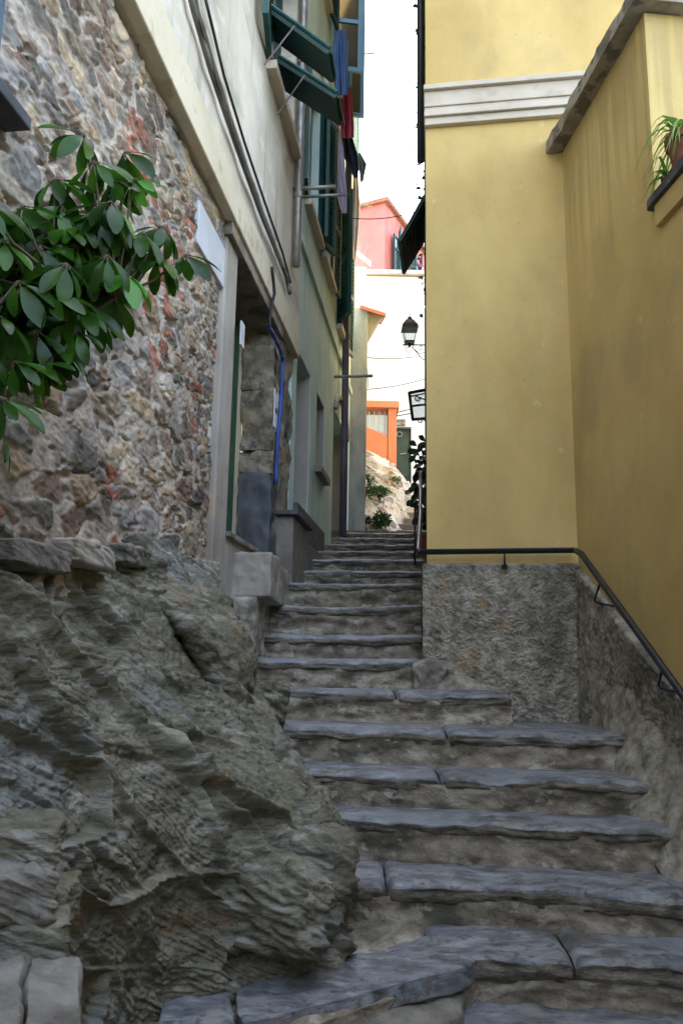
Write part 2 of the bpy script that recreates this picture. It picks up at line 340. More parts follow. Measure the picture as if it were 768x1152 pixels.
# ================================================================ STAIRS
stairs=empty('stairs',(0.4,2.0,0),kind='structure')
SK=.12
def step(py,Yc,xl,xr,depth,splits=(),sag=0,h=.24,seed=0,thick=.05,skew=SK,z=None,wear=.012):
    xc=(xl+xr)/2
    if z is None: z=ray(500,py)[1]*Yc
    xs_=[xl]+list(splits)+[xr]
    def fy(x): return Yc-skew*(x-xc)
    prof=[(depth,0),(depth*.6,0),(depth*.3,0),(.12,0),(.07,0),(.045,-.0005),(.028,-.002),(.016,-.005),(.007,-.011),(.002,-.019),(0,-.028),(0,-.038),(.001,-.048),(.004,-.056),(.010,-.062),(.05,-.066)]
    # densify
    pr=[]
    for a,b in zip(prof[:-1],prof[1:]):
        m=max(1,int(math.hypot(a[0]-b[0],a[1]-b[1])/.012))
        for i in range(m): pr.append((a[0]+(b[0]-a[0])*i/m,a[1]+(b[1]-a[1])*i/m))
    pr.append(prof[-1]); pr=np.array(pr)
    for i in range(len(xs_)-1):
        a,b=xs_[i]+(.003 if i else 0),xs_[i+1]-(.003 if i<len(xs_)-2 else 0)
        n=max(8,int((b-a)/.012)); xx=np.linspace(a,b,n)
        Xg=np.repeat(xx[:,None],len(pr),1); T=pr[None,:,0].repeat(n,0); Dz=pr[None,:,1].repeat(n,0)*(thick/.06)
        edge=sst(T,.16,.0)
        endf=np.clip(np.minimum(xx-a,b-xx)/.035,0,1)[:,None]; er=(1-np.sqrt(np.clip(1-(1-endf)**2,0,1)))
        am=1 if Yc<5 else .45
        oy=am*(.012*fbm(Xg*1.8,seed*3.1,0.,3,seed)+.006*fbm(Xg*16,Dz*40,seed*1.,3,seed+3))
        dz=-sag*np.clip(1-((Xg-xc)/(.5*(xr-xl)))**2,0,1)-wear*edge*(1.0+.55*fbm(Xg*2.2,seed*1.7,0.,3,seed+1))
        dz=dz+.0045*fbm(Xg*9,T*9,seed*2.,4,seed+2)+.003*edge*fbm(Xg*22,T*22,0.,3,seed+8)
        chips=sst(vn(Xg*6,seed*2.3+0*Xg,Dz*8,seed+4),.6,.85)*edge
        dz=dz-.012*chips*am; oy=oy+.016*chips*am
        lam=.008*ridged(Xg*3,0.,(Dz+.3)*70,2,seed)*sst(Dz,-.008,-.02)
        Yg=Yc-skew*(Xg-xc)+T+oy*edge+lam+er*.03*edge
        Zg=z+EYE+Dz+dz-er*.012*sst(T,.5,0)-er*.01
        gridO('tread',Xg,Yg,Zg,m_slate,parent=stairs,mat2=m_slateedge,sel=(Dz<-.013))
    n=int((xr-xl)/.014); m=22; xx=np.linspace(xl+.004,xr-.004,n); tt=np.linspace(0,1,m)
    Xg,T=np.meshgrid(xx,tt,indexing='ij')
    bul=.035*sst(T,.35,.85)*(1+.8*fbm(Xg*4,T*2,seed*1.,3,seed+6))+.016*fbm(Xg*9,T*5,seed*1.,5,seed+7)
    Yg=Yc-skew*(Xg-xc)+.012-bul+.012*fbm(Xg*1.8,seed*3.1,0.,3,seed)
    Zg=z+EYE-thick+.004-sag*np.clip(1-((Xg-xc)/(.5*(xr-xl)))**2,0,1)-T*h
    gridO('riser',Xg,Yg,Zg,m_mortar,parent=stairs)
    # body behind the riser so the step is solid from the side
    b=MB(); yb=Yc+.06
    b.hexa([(xl,yb-skew*(xl-xc),z+EYE-.5),(xr,yb-skew*(xr-xc),z+EYE-.5),(xr,yb+depth-skew*(xr-xc),z+EYE-.5),(xl,yb+depth-skew*(xl-xc),z+EYE-.5),
            (xl,yb-skew*(xl-xc),z+EYE-.07),(xr,yb-skew*(xr-xc),z+EYE-.07),(xr,yb+depth-skew*(xr-xc),z+EYE-.07),(xl,yb+depth-skew*(xl-xc),z+EYE-.07)])
    b.out('step_core',m_mortar,stairs)
XRW=1.50
step(0,2.05,-1.0,1.85,.55,(.2,),z=-1.43,seed=1)
step(0,2.36,-1.0,1.80,.55,(-.1,1.0),z=-1.265,seed=2)
step(0,2.60,-1.0,1.75,.55,(.35,),z=-1.10,seed=3)
step(1078,2.83,.33,1.70,.6,(.8,),seed=14,thick=.075,h=.2)
step(993,3.12,-.10,1.38,.6,(.19,),seed=5,thick=.07,wear=.018)
step(922,3.38,-.20,1.36,.6,(),seed=6)
step(871,3.60,-.30,1.35,.6,(.45,),seed=7)
step(820,3.90,-.42,1.34,.85,(.52,),seed=8)
step(777,4.26,-.60,.885,.6,(.30,),seed=9,h=.2,sag=.004)
step(741,4.60,-.66,.475,.6,(),seed=10,sag=.012,skew=.08)
step(713,4.93,-.62,.515,.6,(),seed=11,sag=.016,skew=.08)
step(680,5.25,-.57,.55,.6,(),seed=12,sag=.022,skew=.08,wear=.006)
step(656,5.60,-.50,.585,.9,(),seed=13,sag=.010,skew=.08,wear=.006)
for i,(py,Yc,xl,xr) in enumerate([(642,6.25,-.36,.66),(629,6.85,-.33,.73),(620,7.5,-.25,.80),(612,8.2,-.16,.88),(605,8.9,-.08,.95),(599,9.55,0.0,1.03)]):
    step(py,Yc,xl-.06,xr,.95 if i<5 else .5,(),seed=20+i,skew=.08,h=.22)
# right-hand mortar kerb between step ends and the wall
Yv=np.linspace(2.0,4.5,170); tv=np.linspace(0,1,26)
Yg,T=np.meshgrid(Yv,tv,indexing='ij')
zs=-1.10+.95*sst(Yg,2.6,4.5)*1.0
zlin=np.interp(Yg,[2.0,2.83,3.12,3.38,3.60,3.9,4.5],[-1.35,-.90,-.74,-.58,-.43,-.27,-.22])
Xw=RX0+RS*(RY0-Yg)
Xg=Xw-.02-(.17*(1-T)**1.6)*np.clip((4.45-Yg)/.9,0.15,1)+.012*fbm(Yg*7,T*4,0.,4,31)
Zg=zlin+EYE-.14+T*.42+.02*fbm(Yg*4,T*2,0.,3,33)
gridO('mortar_kerb',Xg,Yg,Zg,m_rough,parent=stairs)
# mortar fillet in the corner by the yellow house
rough('mortar_fillet',corners(.40,.62,4.50,4.64,EYE-.18,EYE+.02),m_rough,stairs,n=26,r=.6,amp=.02,freq=9,seed=40)
rough('mortar_fillet',[(.50,4.47,EYE-.17),(.90,4.44,EYE-.17),(.90,4.56,EYE-.17),(.5,4.62,EYE-.17),(.50,4.53,EYE-.03),(.88,4.50,EYE-.12),(.88,4.58,EYE-.12),(.5,4.62,EYE-.03)],m_rough,stairs,n=26,r=.5,amp=.015,freq=9,seed=41)
# bottom slabs (slanted slate, pale mortar round it)
def pl(px,py,z): a,b=ray(px,py); Y=z/b; return (a*Y,Y)
def slabpoly(name,pts,z,th,mat,parent,**k):
    q=[pl(*p,z) for p in pts]
    return rough(name,[(x,y,z+EYE-th) for x,y in q]+[(x,y,z+EYE) for x,y in q],mat,parent,**k)
slabpoly('stone_slab',[(272,1150),(535,1082),(500,1046),(262,1108)],-.955,.075,m_slate,stairs,n=60,r=.22,amp=.012,freq=5,strat=.003,seed=50)
slabpoly('stone_slab',[(160,1190),(268,1175),(256,1104),(188,1112)],-.962,.07,m_slate,stairs,n=36,r=.3,amp=.01,freq=6,seed=51)
slabpoly('mortar_bed',[(40,1260),(545,1082),(545,1020),(90,1075)],-.985,.18,m_mortar,stairs,n=70,r=.15,amp=.022,freq=6,seed=52)
slabpoly('stone_slab',[(330,1175),(520,1140),(520,1100),(330,1140)],-1.04,.12,m_rock2,stairs,n=30,r=.3,amp=.014,freq=7,seed=54)
# threshold block by the door
t0=P(250,620,4.64); t1=P(306,620,4.60)
ztop=t0.z
rough('threshold_block',[(t0.x,4.64,ztop-.27),(t1.x,4.60,ztop-.27),(-.36,5.75,ztop-.27),(-.52,5.8,ztop-.27),(t0.x,4.65,ztop),(t1.x,4.61,ztop),(-.37,5.75,ztop-.01),(-.55,5.8,ztop)],m_pil,stairs,n=40,r=.08,amp=.012,freq=7,seed=60)
rough('threshold_block',[(-.72,4.58,ztop-.60),(-.47,4.56,ztop-.60),(-.44,5.2,ztop-.60),(-.7,5.2,ztop-.60),(-.72,4.60,ztop-.25),(-.48,4.58,ztop-.265),(-.46,5.2,ztop-.265),(-.7,5.2,ztop-.25)],m_rough,stairs,n=40,r=.1,amp=.018,freq=8,seed=61)
b=MB(); b.hexa([(-.74,4.8,ztop-.75),(-.55,4.78,ztop-.75),(-.45,5.7,ztop-.75),(-.6,5.7,ztop-.75),(-.74,4.8,ztop-.2),(-.54,4.78,ztop-.2),(-.45,5.7,ztop-.2),(-.6,5.7,ztop-.2)]); b.out('threshold_core',m_rough,stairs,bevel=.02)
# ================================================================ ROCK OUTCROP
def catmull(C,t):
    n=len(C); t=np.clip(t,0,n-1-1e-6); i=t.astype(int); f=t-i
    def g(k): return C[np.clip(k,0,n-1)]
    p0,p1,p2,p3=g(i-1),g(i),g(i+1),g(i+2); f=f.reshape((-1,)+(1,)*(C.ndim-1))
    return .5*((2*p1)+(-p0+p2)*f+(2*p0-5*p1+4*p2-p3)*f**2+(-p0+3*p1-3*p2+p3)*f**3)
def loft(ctrl,nu,nv):
    C=np.array([[tuple(P(*c)) for c in row] for row in ctrl])
    A=catmull(C,np.linspace(0,len(C)-1,nu)); A=np.swapaxes(A,0,1)
    B=catmull(A,np.linspace(0,A.shape[0]-1,nv)); return np.swapaxes(B,0,1)
def normals(G):
    du=np.gradient(G,axis=0); dv=np.gradient(G,axis=1); n=np.cross(du,dv); l=np.linalg.norm(n,axis=2,keepdims=True); l[l==0]=1; return n/l
def displace_rock(G,amp=1.0,seed=0,sgn=1):
    n=normals(G)*sgn; X,Y,Z=G[...,0],G[...,1],G[...,2]
    th=math.radians(24)
    warp=.06*fbm(X*1.6,Y*1.6,Z*1.6,3,seed)
    a=X*math.cos(th)-Z*math.sin(th)+.3*Y; b=X*math.sin(th)+Z*math.cos(th)+.35*Y+warp; c=Y-.3*X
    d=.05*fbm(X*1.6,Y*1.6,Z*1.6,2,seed+1)
    f1,f2,cc,of=vor3(a*2.0,b*4.2,c*2.0,seed+2)
    tilt=(_h(cc[0],cc[1],cc[2],seed+9)-.5)*of[0]*.07+(_h(cc[0],cc[1],cc[2],seed+8)-.5)*of[1]*.07
    d=d+(.075*(_h(cc[0],cc[1],cc[2],seed+7)-.5)+tilt)*sst(f2-f1,0,.10)-.022*(1-sst(f2-f1,0,.07))
    f1,f2,cc,of=vor3(a*6,b*20,c*6,seed+12)
    d=d+.012*(_h(cc[0],cc[1],cc[2],seed+17)-.5)*sst(f2-f1,0,.15)
    wb=fbm(a*2.2,b*3,c*2.2,4,seed+19); wb2=fbm(a*7,b*9,c*7,3,seed+18)
    def saw(t): f=t-np.floor(t); return np.where(f<.86,f/.86,(1-f)/.14)
    m1=sst(fbm(a*2.5,b*5,c*2.5,3,seed+24),-.4,.5); m2=sst(fbm(a*5,b*8,c*5,3,seed+25),-.3,.5)
    d=d+.020*(saw(b*7+wb*.7)-.5)*m1+.011*(saw(b*19+wb*.9+wb2*.25)-.5)*m2+.005*(saw(b*47+wb*1.3+wb2*.6)-.5)+.006*fbm(X*34,Y*34,Z*34,4,seed+22)+.0018*ridged(a*40,b*90,c*40,2,seed+23)
    # a few long open joints
    for (A,B,C_,D,w,dp) in ((.55,.25,.80,.43+EYE*.8-.28,.012,.05),(.75,.1,.66,-.30+EYE*.66,.010,.045),(-.25,.3,.95,.55+EYE*.95-.3,.008,.03)):
        q=np.abs(X*A+Y*B+Z*C_-D+.03*fbm(X*4,Y*4,Z*4,2,seed+30)); d=d-dp*(1-sst(q,0,w*2.2))
    return G+n*(d*amp)[...,None]
rock=empty('rock_outcrop',(-.6,2.9,.3),'large dark grey-green layered rock outcrop bulging beside the stairs','rock')
ctrl=[
 [(-420,1500,1.30),(-360,1250,1.25),(-330,1000,1.25),(-300,800,1.3),(-270,655,1.38),(-270,622,1.46)],
 [(-40,1330,1.75),(-30,1120,1.72),(-20,930,1.78),(-10,780,1.92),(0,660,2.12),(0,615,2.24)],
 [(105,1230,2.2),(98,1060,2.18),(95,900,2.22),(100,760,2.42),(105,652,2.68),(105,612,2.84)],
 [(180,1175,2.50),(198,1040,2.48),(205,890,2.55),(195,765,2.85),(180,655,3.28),(178,616,3.55)],
 [(285,1165,2.62),(292,1040,2.68),(295,905,2.92),(268,812,3.25),(222,668,3.95),(215,620,4.25)],
 [(388,1115,2.78),(386,1020,2.90),(376,915,3.25),(328,838,3.65),(262,720,4.25),(238,660,4.5)],
 [(350,1100,3.4),(350,980,3.5),(345,910,3.6),(305,830,4.05),(262,760,4.5),(240,690,4.75)],
]
G=loft(ctrl,640,540); G=displace_rock(G,1.0,3,-1)
gridO('rock_face',G[...,0],G[...,1],G[...,2],m_rock,parent=rock)
# overhanging blocks at its upper right
ctrl2=[
 [(150,690,3.20),(150,670,3.10),(150,650,3.2),(160,630,3.55),(170,625,3.75)],
 [(195,700,3.30),(192,690,3.12),(190,660,3.2),(195,638,3.65),(200,632,3.9)],
 [(235,770,3.50),(228,745,3.25),(225,690,3.25),(222,648,3.75),(225,640,4.1)],
 [(268,800,3.75),(272,790,3.55),(270,725,3.55),(245,672,4.0),(240,660,4.3)],
 [(262,800,4.1),(275,790,3.95),(277,745,3.95),(262,700,4.25),(250,680,4.45)],
 [(240,790,4.4),(245,780,4.4),(250,745,4.4),(245,710,4.5),(240,690,4.6)],
]
G=loft(ctrl2,200,140); G=displace_rock(G,.7,23,-1)
gridO('overhanging_block',G[...,0],G[...,1],G[...,2],m_rock,parent=rock)
# smaller stones round the foot
def blob(name,px,py,Y,sx,sy,sz,mat,parent=None,seed=0,rot=0,n=30,amp=.03,r=.55,**k):
    p=P(px,py,Y); c=[]
    for dz in (-1,1):
        for a,b in ((-1,-1),(1,-1),(1,1),(-1,1)):
            x,y=a*sx,b*sy; c.append((p.x+x*math.cos(rot)-y*math.sin(rot),p.y+x*math.sin(rot)+y*math.cos(rot),p.z+dz*sz))
    return rough(name,c,mat,parent,n=n,r=r,amp=amp,freq=6,strat=amp*.4,seed=seed,**k)
bs=empty('stone_pile',P(20,1050,1.7),'rough layered stones built up at the left edge above the kerb','stones')
blob('stone',18,950,1.80,.085,.10,.045,m_rock,bs,seed=70,rot=.3,n=50,amp=.014,r=.3)
blob('stone',5,1000,1.72,.085,.10,.055,m_rock2,bs,seed=76,rot=.5,n=50,amp=.016,r=.3)
blob('stone',55,1010,1.86,.06,.09,.045,m_rock,bs,seed=77,rot=.1,n=40,amp=.014,r=.3)
blob('stone',20,1050,1.72,.10,.10,.04,m_rock,bs,seed=78,rot=.4,n=50,amp=.014,r=.3)
blob('boulder',300,1020,2.72,.20,.12,.13,m_rock,rock,seed=72,rot=-.2,n=50,amp=.03)
blob('boulder',345,990,2.95,.13,.12,.16,m_rock,rock,seed=73,rot=.3,n=44,amp=.03)
blob('boulder',298,800,4.0,.09,.12,.15,m_rock,rock,seed=74,rot=.3,n=40,amp=.03)
blob('boulder',250,740,4.2,.10,.12,.12,m_rock,rock,seed=75,rot=.1,n=40,amp=.03)
# near paving kerb, lower left corner
kb=empty('kerb_block',(-.75,1.75,.3),'square-edged worn kerb stones in the lower left corner below the rock','kerb')
slabpoly('kerb_stone',[(20,1240),(98,1190),(90,1074),(34,1068)],-.55,.5,m_rock2,kb,n=60,r=.10,amp=.016,freq=7,seed=80)
slabpoly('kerb_stone',[(-160,1260),(14,1240),(31,1068),(-90,1062)],-.555,.5,m_rock2,kb,n=60,r=.08,amp=.016,freq=7,seed=81)
# ledge of masonry between rock and wall
lg=empty('ledge',(-.9,3.2,1.9),'low broken masonry footing between the rubble wall and the rock top','footing')
for i,(px,py,Y,sx,sz) in enumerate([(30,622,2.30,.20,.05),(90,620,2.62,.17,.055),(140,622,3.0,.14,.05),(178,628,3.4,.13,.06),(205,636,3.8,.12,.08),(228,640,4.15,.10,.10)]):
    blob('footing_stone',px,py+5,Y,sx*.85,.065,sz*.62,m_pil if i%2 else m_rock2,lg,seed=90+i,rot=math.pi/2-.12,n=36,amp=.012,r=.14)
# ================================================================ OLD HOUSE (left)
old=empty('old_house',(-1.3,2,0),'tall old house, rubble stone below and cream plaster above, on the left','house')
TOP=10.5
D0,D1,DZ0,DZ1=4.42,5.50,.70,2.43
PE=4.15
# rubble relief
ny,nz=560,420
yv=np.linspace(.9,PE+.02,ny); zv=np.linspace(.15,2.46,nz); Yg,Zg=np.meshgrid(yv,zv,indexing='ij')
def rubble(u,z,seed=0,sc=1.0):
    wu=u+.028*fbm(u*6,z*6,0.,3,seed)+.010*fbm(u*22,z*22,0.,2,seed+41); wz=z+.024*fbm(u*6,z*6,5.,3,seed+1)+.008*fbm(u*22,z*22,3.,2,seed+42)
    # dipping courses
    sel=sst(fbm(u*1.6,z*1.6,2.,3,seed+2),.0,.35)
    f1,f2,cx,cy=vor2((wu+.5*wz)/.22*sc,(wz-.12*wu)/.10*sc,seed+3,1.0); g1,g2,dx,dy=vor2((wu+.4*wz)/.13*sc,(wz-.1*wu)/.048*sc,seed+5,1.0)
    e1=(f2-f1)*.10; e2=(g2-g1)*.055
    hh1=_h(cx,cy,cx*0,seed+7); hh2=_h(dx,dy,dx*0,seed+8)
    use2=(sel>.5)|(hh1<.12)
    e=np.where(use2,e2,e1); hid=np.where(use2,hh2,hh1+7.7)
    id1=np.where(use2,_h(dx,dy,dx*0,seed+9),_h(cx,cy,cx*0,seed+10)); id2=np.where(use2,_h(dx,dy,dx*0,seed+11),_h(cx,cy,cx*0,seed+12)); id3=np.where(use2,_h(dx,dy,dx*0,seed+13),_h(cx,cy,cx*0,seed+14))
    edge=np.where(use2,.015,.030)*(1+.6*fbm(u*9,z*9,0.,3,seed+19))
    st=sst(e,edge*.45,edge*.80)
    miss=(id1>.93); st=np.where(miss,st*.25,st)
    tl=(id2-.5)*.5*(wu-np.round(wu,1))
    h=st*(.003+.014*id1**2)+.0055*fbm(u*9,z*9,1.,5,seed+15)+st*.003*fbm(u*20,z*38,id1*9,4,seed+16)+.015*fbm(u*1.5,z*1.5,1.,2,seed+17)
    h=h-.030*sst(fbm(u*7,z*16,0.,3,seed+18),.45,.8)*(1-.7*st)+.0022*ridged(u*30,z*60,0.,3,seed+61)
    pal=np.array([(.25,.20,.145),(.17,.15,.12),(.30,.22,.14),(.13,.115,.095),(.22,.155,.105),(.35,.27,.17),(.24,.225,.20),(.20,.14,.10),(.42,.34,.24),(.15,.12,.09)])
    idx=(id2*10).astype(int)%10; c=pal[idx]*(.75+.5*id3)[...,None]*(1+.30*fbm(u*14,z*30,id1*9,4,seed+26))[...,None]
    brick=(id3>.94)&use2&(vn(u*1.3,z*1.3+0*u,5.+0*u,seed+50)>-.15); bc=np.array((.36,.15,.095)) if seed<200 else np.array((.3,.25,.18))
    c=np.where(brick[...,None],bc*(.7+.5*id1)[...,None],c)
    mort=np.array((.38,.33,.27))*(1+.25*fbm(u*9,z*9,3.,4,seed+20))[...,None]
    c=np.where(((vn(u*3.1,z*4.3,0*u,seed+71)+.18*z>.86)&(_h(dx,dy,dx*0,seed+72)>.45))[...,None],bc*(.6+.6*id3)[...,None],c)
    dark=sst(fbm(u*2.2,z*2.2,9.,3,seed+21),-.5,.6)[...,None]
    c=c*(1-.0)*(st[...,None])+mort*(1-st[...,None]); c=c*(.85+.3*dark)
    return h,np.clip(c,0.02,1)
h,c=rubble(Yg,Zg,100)
h=h*np.clip((PE+.03-Yg)/.05,0,1)
gx=XL(Yg)+h; gy=Yg-LS*h
o=gridO('stone_wall',gx,gy,Zg+EYE,m_stonewall,parent=old,vcol=c.reshape(-1,3))
b=MB(); b.bx(L,-6,PE+.01,-1.6,2.48,-.6,-.03); b.out('wall_core',m_oldwall,old)
h2,c2=rubble(*np.meshgrid(np.linspace(-2.0,.9,180),np.linspace(-1.6,2.46,180),indexing='ij'),100)
Yg2,Zg2=np.meshgrid(np.linspace(-2.0,.9,180),np.linspace(-1.6,2.46,180),indexing='ij')
gridO('stone_wall',XL(Yg2)+h2,Yg2-LS*h2,Zg2+EYE,m_stonewall,parent=old,vcol=c2.reshape(-1,3))
# pilaster and wall round the door
off=lambda o:(lambda a,z,d=0.0: L(a,z,d+o))
sheet('door_surround',off(.035),[PE,D0,D1,D1],[-1.6,DZ0,DZ1,2.5],[],.5,m_pil,old) if False else None
b=MB(); b.bx(L,PE,D0-.02,-.5,2.43,-.20,.035); b.out('pilaster',m_pil,old,bevel=.012)
b=MB(); b.bx(L,D0,D1,-.5,DZ0,-.5,.02); b.out('door_sill_wall',m_pil,old,bevel=.01)
# far jamb / worn wall between door and green house
nY,nZ=90,240
Yg,Zg=np.meshgrid(np.linspace(D1,6.2,nY),np.linspace(.3,2.45,nZ),indexing='ij')
hh=.03+.014*fbm(Yg*7,Zg*7,0.,5,120)+.012*ridged(Yg*3,Zg*3,1.,3,121)
gridO('worn_wall',XL(Yg)+hh,Yg-LS*hh,Zg+EYE,m_oldwall,parent=old)
zq=.42; k=0
m_jamb=M('jamb_stone',[(.10,.085,.06),(.19,.165,.12),(.28,.25,.195)],(9,9,9),rough=.92,bump=(40,.8,.012),layers=[((.05,.045,.035),(16,16,16),.55,.72,.7),((.34,.25,.14),(4,4,4),.56,.7,.4)])
for hz,mt,am in ((.26,m_jamb,.02),(.62,m_darkstone,.014),(.16,m_jamb,.026),(.46,m_jamb,.018),(.50,m_jamb,.02),(.30,m_oldwall,.02)):
    z0,z1=zq,min(zq+hz-.003,2.42)
    d0=.015*math.sin(k*2.1)
    c8=[L(D1-.012-d0,z0,-.195),L(D1-.012-d0,z0,.04),L(D1+.16,z0,.04),L(D1+.16,z0,-.195)]
    c8=[c8[0],c8[1],c8[2],c8[3]]+[(p[0],p[1],z1+EYE) for p in c8]
    rough('jamb_block',c8,mt,old,n=30,r=.08,amp=am,freq=8,seed=130+k); zq+=hz;k+=1
b=MB(); b.bx(L,D1+.05,6.2,-.5,2.43,-.19,-.01); b.out('wall_core',m_oldwall,old)
# door leaf, frame
dr=MB(); dr.bx(L,D0-.2,5.13,DZ0+.02,2.42,-.26,-.22)
for zz in (.95,1.55,2.1): dr.bx(L,D0-.1,5.03,zz-.2,zz+.25,-.222,-.210)
door=dr.out('door',m_wood,old)
fr=MB(); fr.bx(L,5.13,5.36,DZ0,2.42,-.28,-.19); fr.out('door_frame',m_greenstrip,door)
fr=MB(); fr.bx(L,5.361,D1+.05,DZ0,2.42,-.28,-.198); fr.out('door_frame',m_band,door)
b=MB(); b.bx(L,D0+.01,D1-.01,DZ0-.02,DZ0+.012,-.3,.05); b.out('door_sill',m_rock2,old,bevel=.006)
# plaster above with window openings
W1=(4.80,5.72,3.98,5.6)
fnP=off(.075)
avs=[-6,.4,1.42,W1[0],W1[1],6.2]; 
HL=(.4,1.42,1.86-.0,2.9)
sheet('plaster_wall',fnP,[-6,W1[0],W1[1],6.2],[2.43,W1[2],W1[3],7.3,8.9,TOP],[W1,(W1[0],W1[1],7.3,8.9)],.6,m_cream,old)
b=MB(); b.bx(off(.077),-6,6.2,2.427,2.66,-.05,.012); b.out('pale_band',m_band,old,bevel=.008)
b=MB(); b.bx(off(.0),PE-.02,D1+.1,2.35,2.428,-.45,.07); b.out('lintel',m_oldwall,old,bevel=.006)
b=MB(); b.bx(off(0),-6.2,6.25,TOP,TOP+.12,-.8,.45); b.out('roof_eave',m_rock2,old)
def window(parent,fn,a0,a1,z0,z1,frame=m_dgreen,sill=m_mould,depth=.12,leaf=m_shut,ang=(100,100),mull=True,surround=None):
    f=MB(); t=.05
    f.bx(fn,a0,a0+t,z0,z1,-depth-.05,-depth); f.bx(fn,a1-t,a1,z0,z1,-depth-.05,-depth)
    f.bx(fn,a0+t,a1-t,z0,z0+t,-depth-.05,-depth); f.bx(fn,a0+t,a1-t,z1-t,z1,-depth-.05,-depth)
    if mull: f.bx(fn,(a0+a1)/2-.03,(a0+a1)/2+.03,z0+t,z1-t,-depth-.05,-depth+.005)
    f.bx(fn,a0+t,a1-t,z0+(z1-z0)*.68,z0+(z1-z0)*.68+.04,-depth-.045,-depth+.003)
    w=f.out('window',frame,parent)
    g=MB(); g.bx(fn,a0+t*.5,a1-t*.5,z0+t*.5,z1-t*.5,-depth-.04,-depth-.03); g.out('pane',m_glass,w)
    if sill: s=MB(); s.bx(fn,a0-.06,a1+.06,z0-.07,z0-.005,-.1,.07); s.out('sill',sill,w,bevel=.004)
    W=(a1-a0)/2-.01
    for sd,an in ((0,ang[0]),(1,ang[1])):
        if an is None: continue
        hin=Vector(fn(a0 if sd==0 else a1,z0,.012)); al=Vector(fn(1,0,0))-Vector(fn(0,0,0)); al.normalize()
        nr=Vector(fn(0,0,1))-Vector(fn(0,0,0)); nr.normalize()
        t_=math.radians(an); dirv=(al*math.cos(t_)*(1 if sd==0 else -1)+nr*math.sin(t_))
        leafmesh(hin,dirv,W,z1-z0,leaf,w)
    return w
def leafmesh(o,d,w,h,mat,parent,up=Vector((0,0,1)),t=.035,name='shutter'):
    d=d.normalized(); n=d.cross(up).normalized(); m=MB(); st=.055
    m.frame(o-n*t/2,d*st,n*t,up*h); m.frame(o+d*(w-st)-n*t/2,d*st,n*t,up*h)
    for z in (0,h*.48,h-st): m.frame(o+d*st+up*z-n*t/2,d*(w-2*st),n*t,up*st)
    ns=max(6,int(h/.06))
    for i in range(ns):
        z=st+(h-2*st)*(i+.5)/ns
        m.frame(o+d*st+up*z-n*t*.42,d*(w-2*st),n*t*.8+up*.022,up*.006)
    return m.out(name,mat,parent)
w=window(old,fnP,*W1,ang=(172,None))
# two flaps pushed outward
def flap(hA,hB,oA,oB,name,mat,parent,t=.03):
    hA,hB,oA,oB=map(Vector,(hA,hB,oA,oB)); n=(hB-hA).cross(oA-hA).normalized()*t; m=MB()
    m.hexa([hA,hB,oB,oA,hA+n,hB+n,oB+n,oA+n]); e=m.out(name,mat,parent)
    s=MB(); k=9
    for i in range(k):
        f=(i+.5)/k; a=hA.lerp(oA,f); b_=hB.lerp(oB,f); d=(oA-hA).normalized()*.035
        a2=a.lerp(b_,.08); b2=a.lerp(b_,.92)
        s.hexa([a2-n*.5,b2-n*.5,b2-n*.5+d,a2-n*.5+d,a2-n*.02,b2-n*.02,b2+d*1.3-n*.02,a2+d*1.3-n*.02])
    s.out('slat',mat,e); return e
def flapat(pA,pB,pC,parent,offo,Ya=None):
    """pA near hinge, pC near outer corner, width along wall"""
    A=LV(*pA,.09); 
    wv=Vector(L(1,0,0))-Vector(L(0,0,0)); wv.normalize()
    nv=Vector((1,-LS,0)).normalized()
    a,b_=ray(*pC)
    # outer corner: same station along wall, further out
    # solve A + nv*s horizontally on the ray
    s=(a*A.y-A.x)/(nv.x-a*nv.y); Yc=A.y+nv.y*s; C=Vector((A.x+nv.x*s,Yc,b_*Yc+EYE))
    return A,A+wv*pB,C+wv*pB,C
A,B,C,D=flapat((300,6),.27,(371,57),w,.5); flap(A,B,D,C,'shutter_flap',m_dgreen,w)
fe=MB(); fe.tube([A+Vector((0,0,.02)),D+Vector((0,0,.02))],.014,6); fe.out('flap_edge',m_shut,w)
fe=MB(); fe.tube([A+Vector((0,0,-.45)),A.lerp(D,.45)],.006,5); fe.out('stay_rod',m_greycable,w)
A,B,C,D=flapat((314,66),.30,(379,107),w,.5); flap(A,B,D,C,'shutter_flap',m_dgreen,w)
fe=MB(); fe.tube([A+Vector((0,0,.02)),D+Vector((0,0,.02))],.014,6); fe.out('flap_edge',m_shut,w)
fe=MB(); fe.tube([A+Vector((0,0,-.45)),A.lerp(D,.45)],.006,5); fe.out('stay_rod',m_greycable,w)
window(old,fnP,W1[0],W1[1],7.3,8.9,ang=(170,170))
# near window at the left edge: slate sill and blue-grey shutter
ya,za=LP(8,118,.04)
w=MB(); w.bx(L,.75,LP(2,140)[0],za-.05,za-.01,-.1,.09); sl=w.out('window_sill',m_darkstone,old,bevel=.006)
hin=Vector(L(1.35,za+.02,.06)); 
leafmesh(Vector(L(LP(-6,60)[0]-.30,za+.03,.0)),Vector(L(1,0,0))-Vector(L(0,0,0)),.30,.50,M('blue_grey_paint',[(.06,.09,.12),(.10,.14,.18)],(6,6,6)),old)
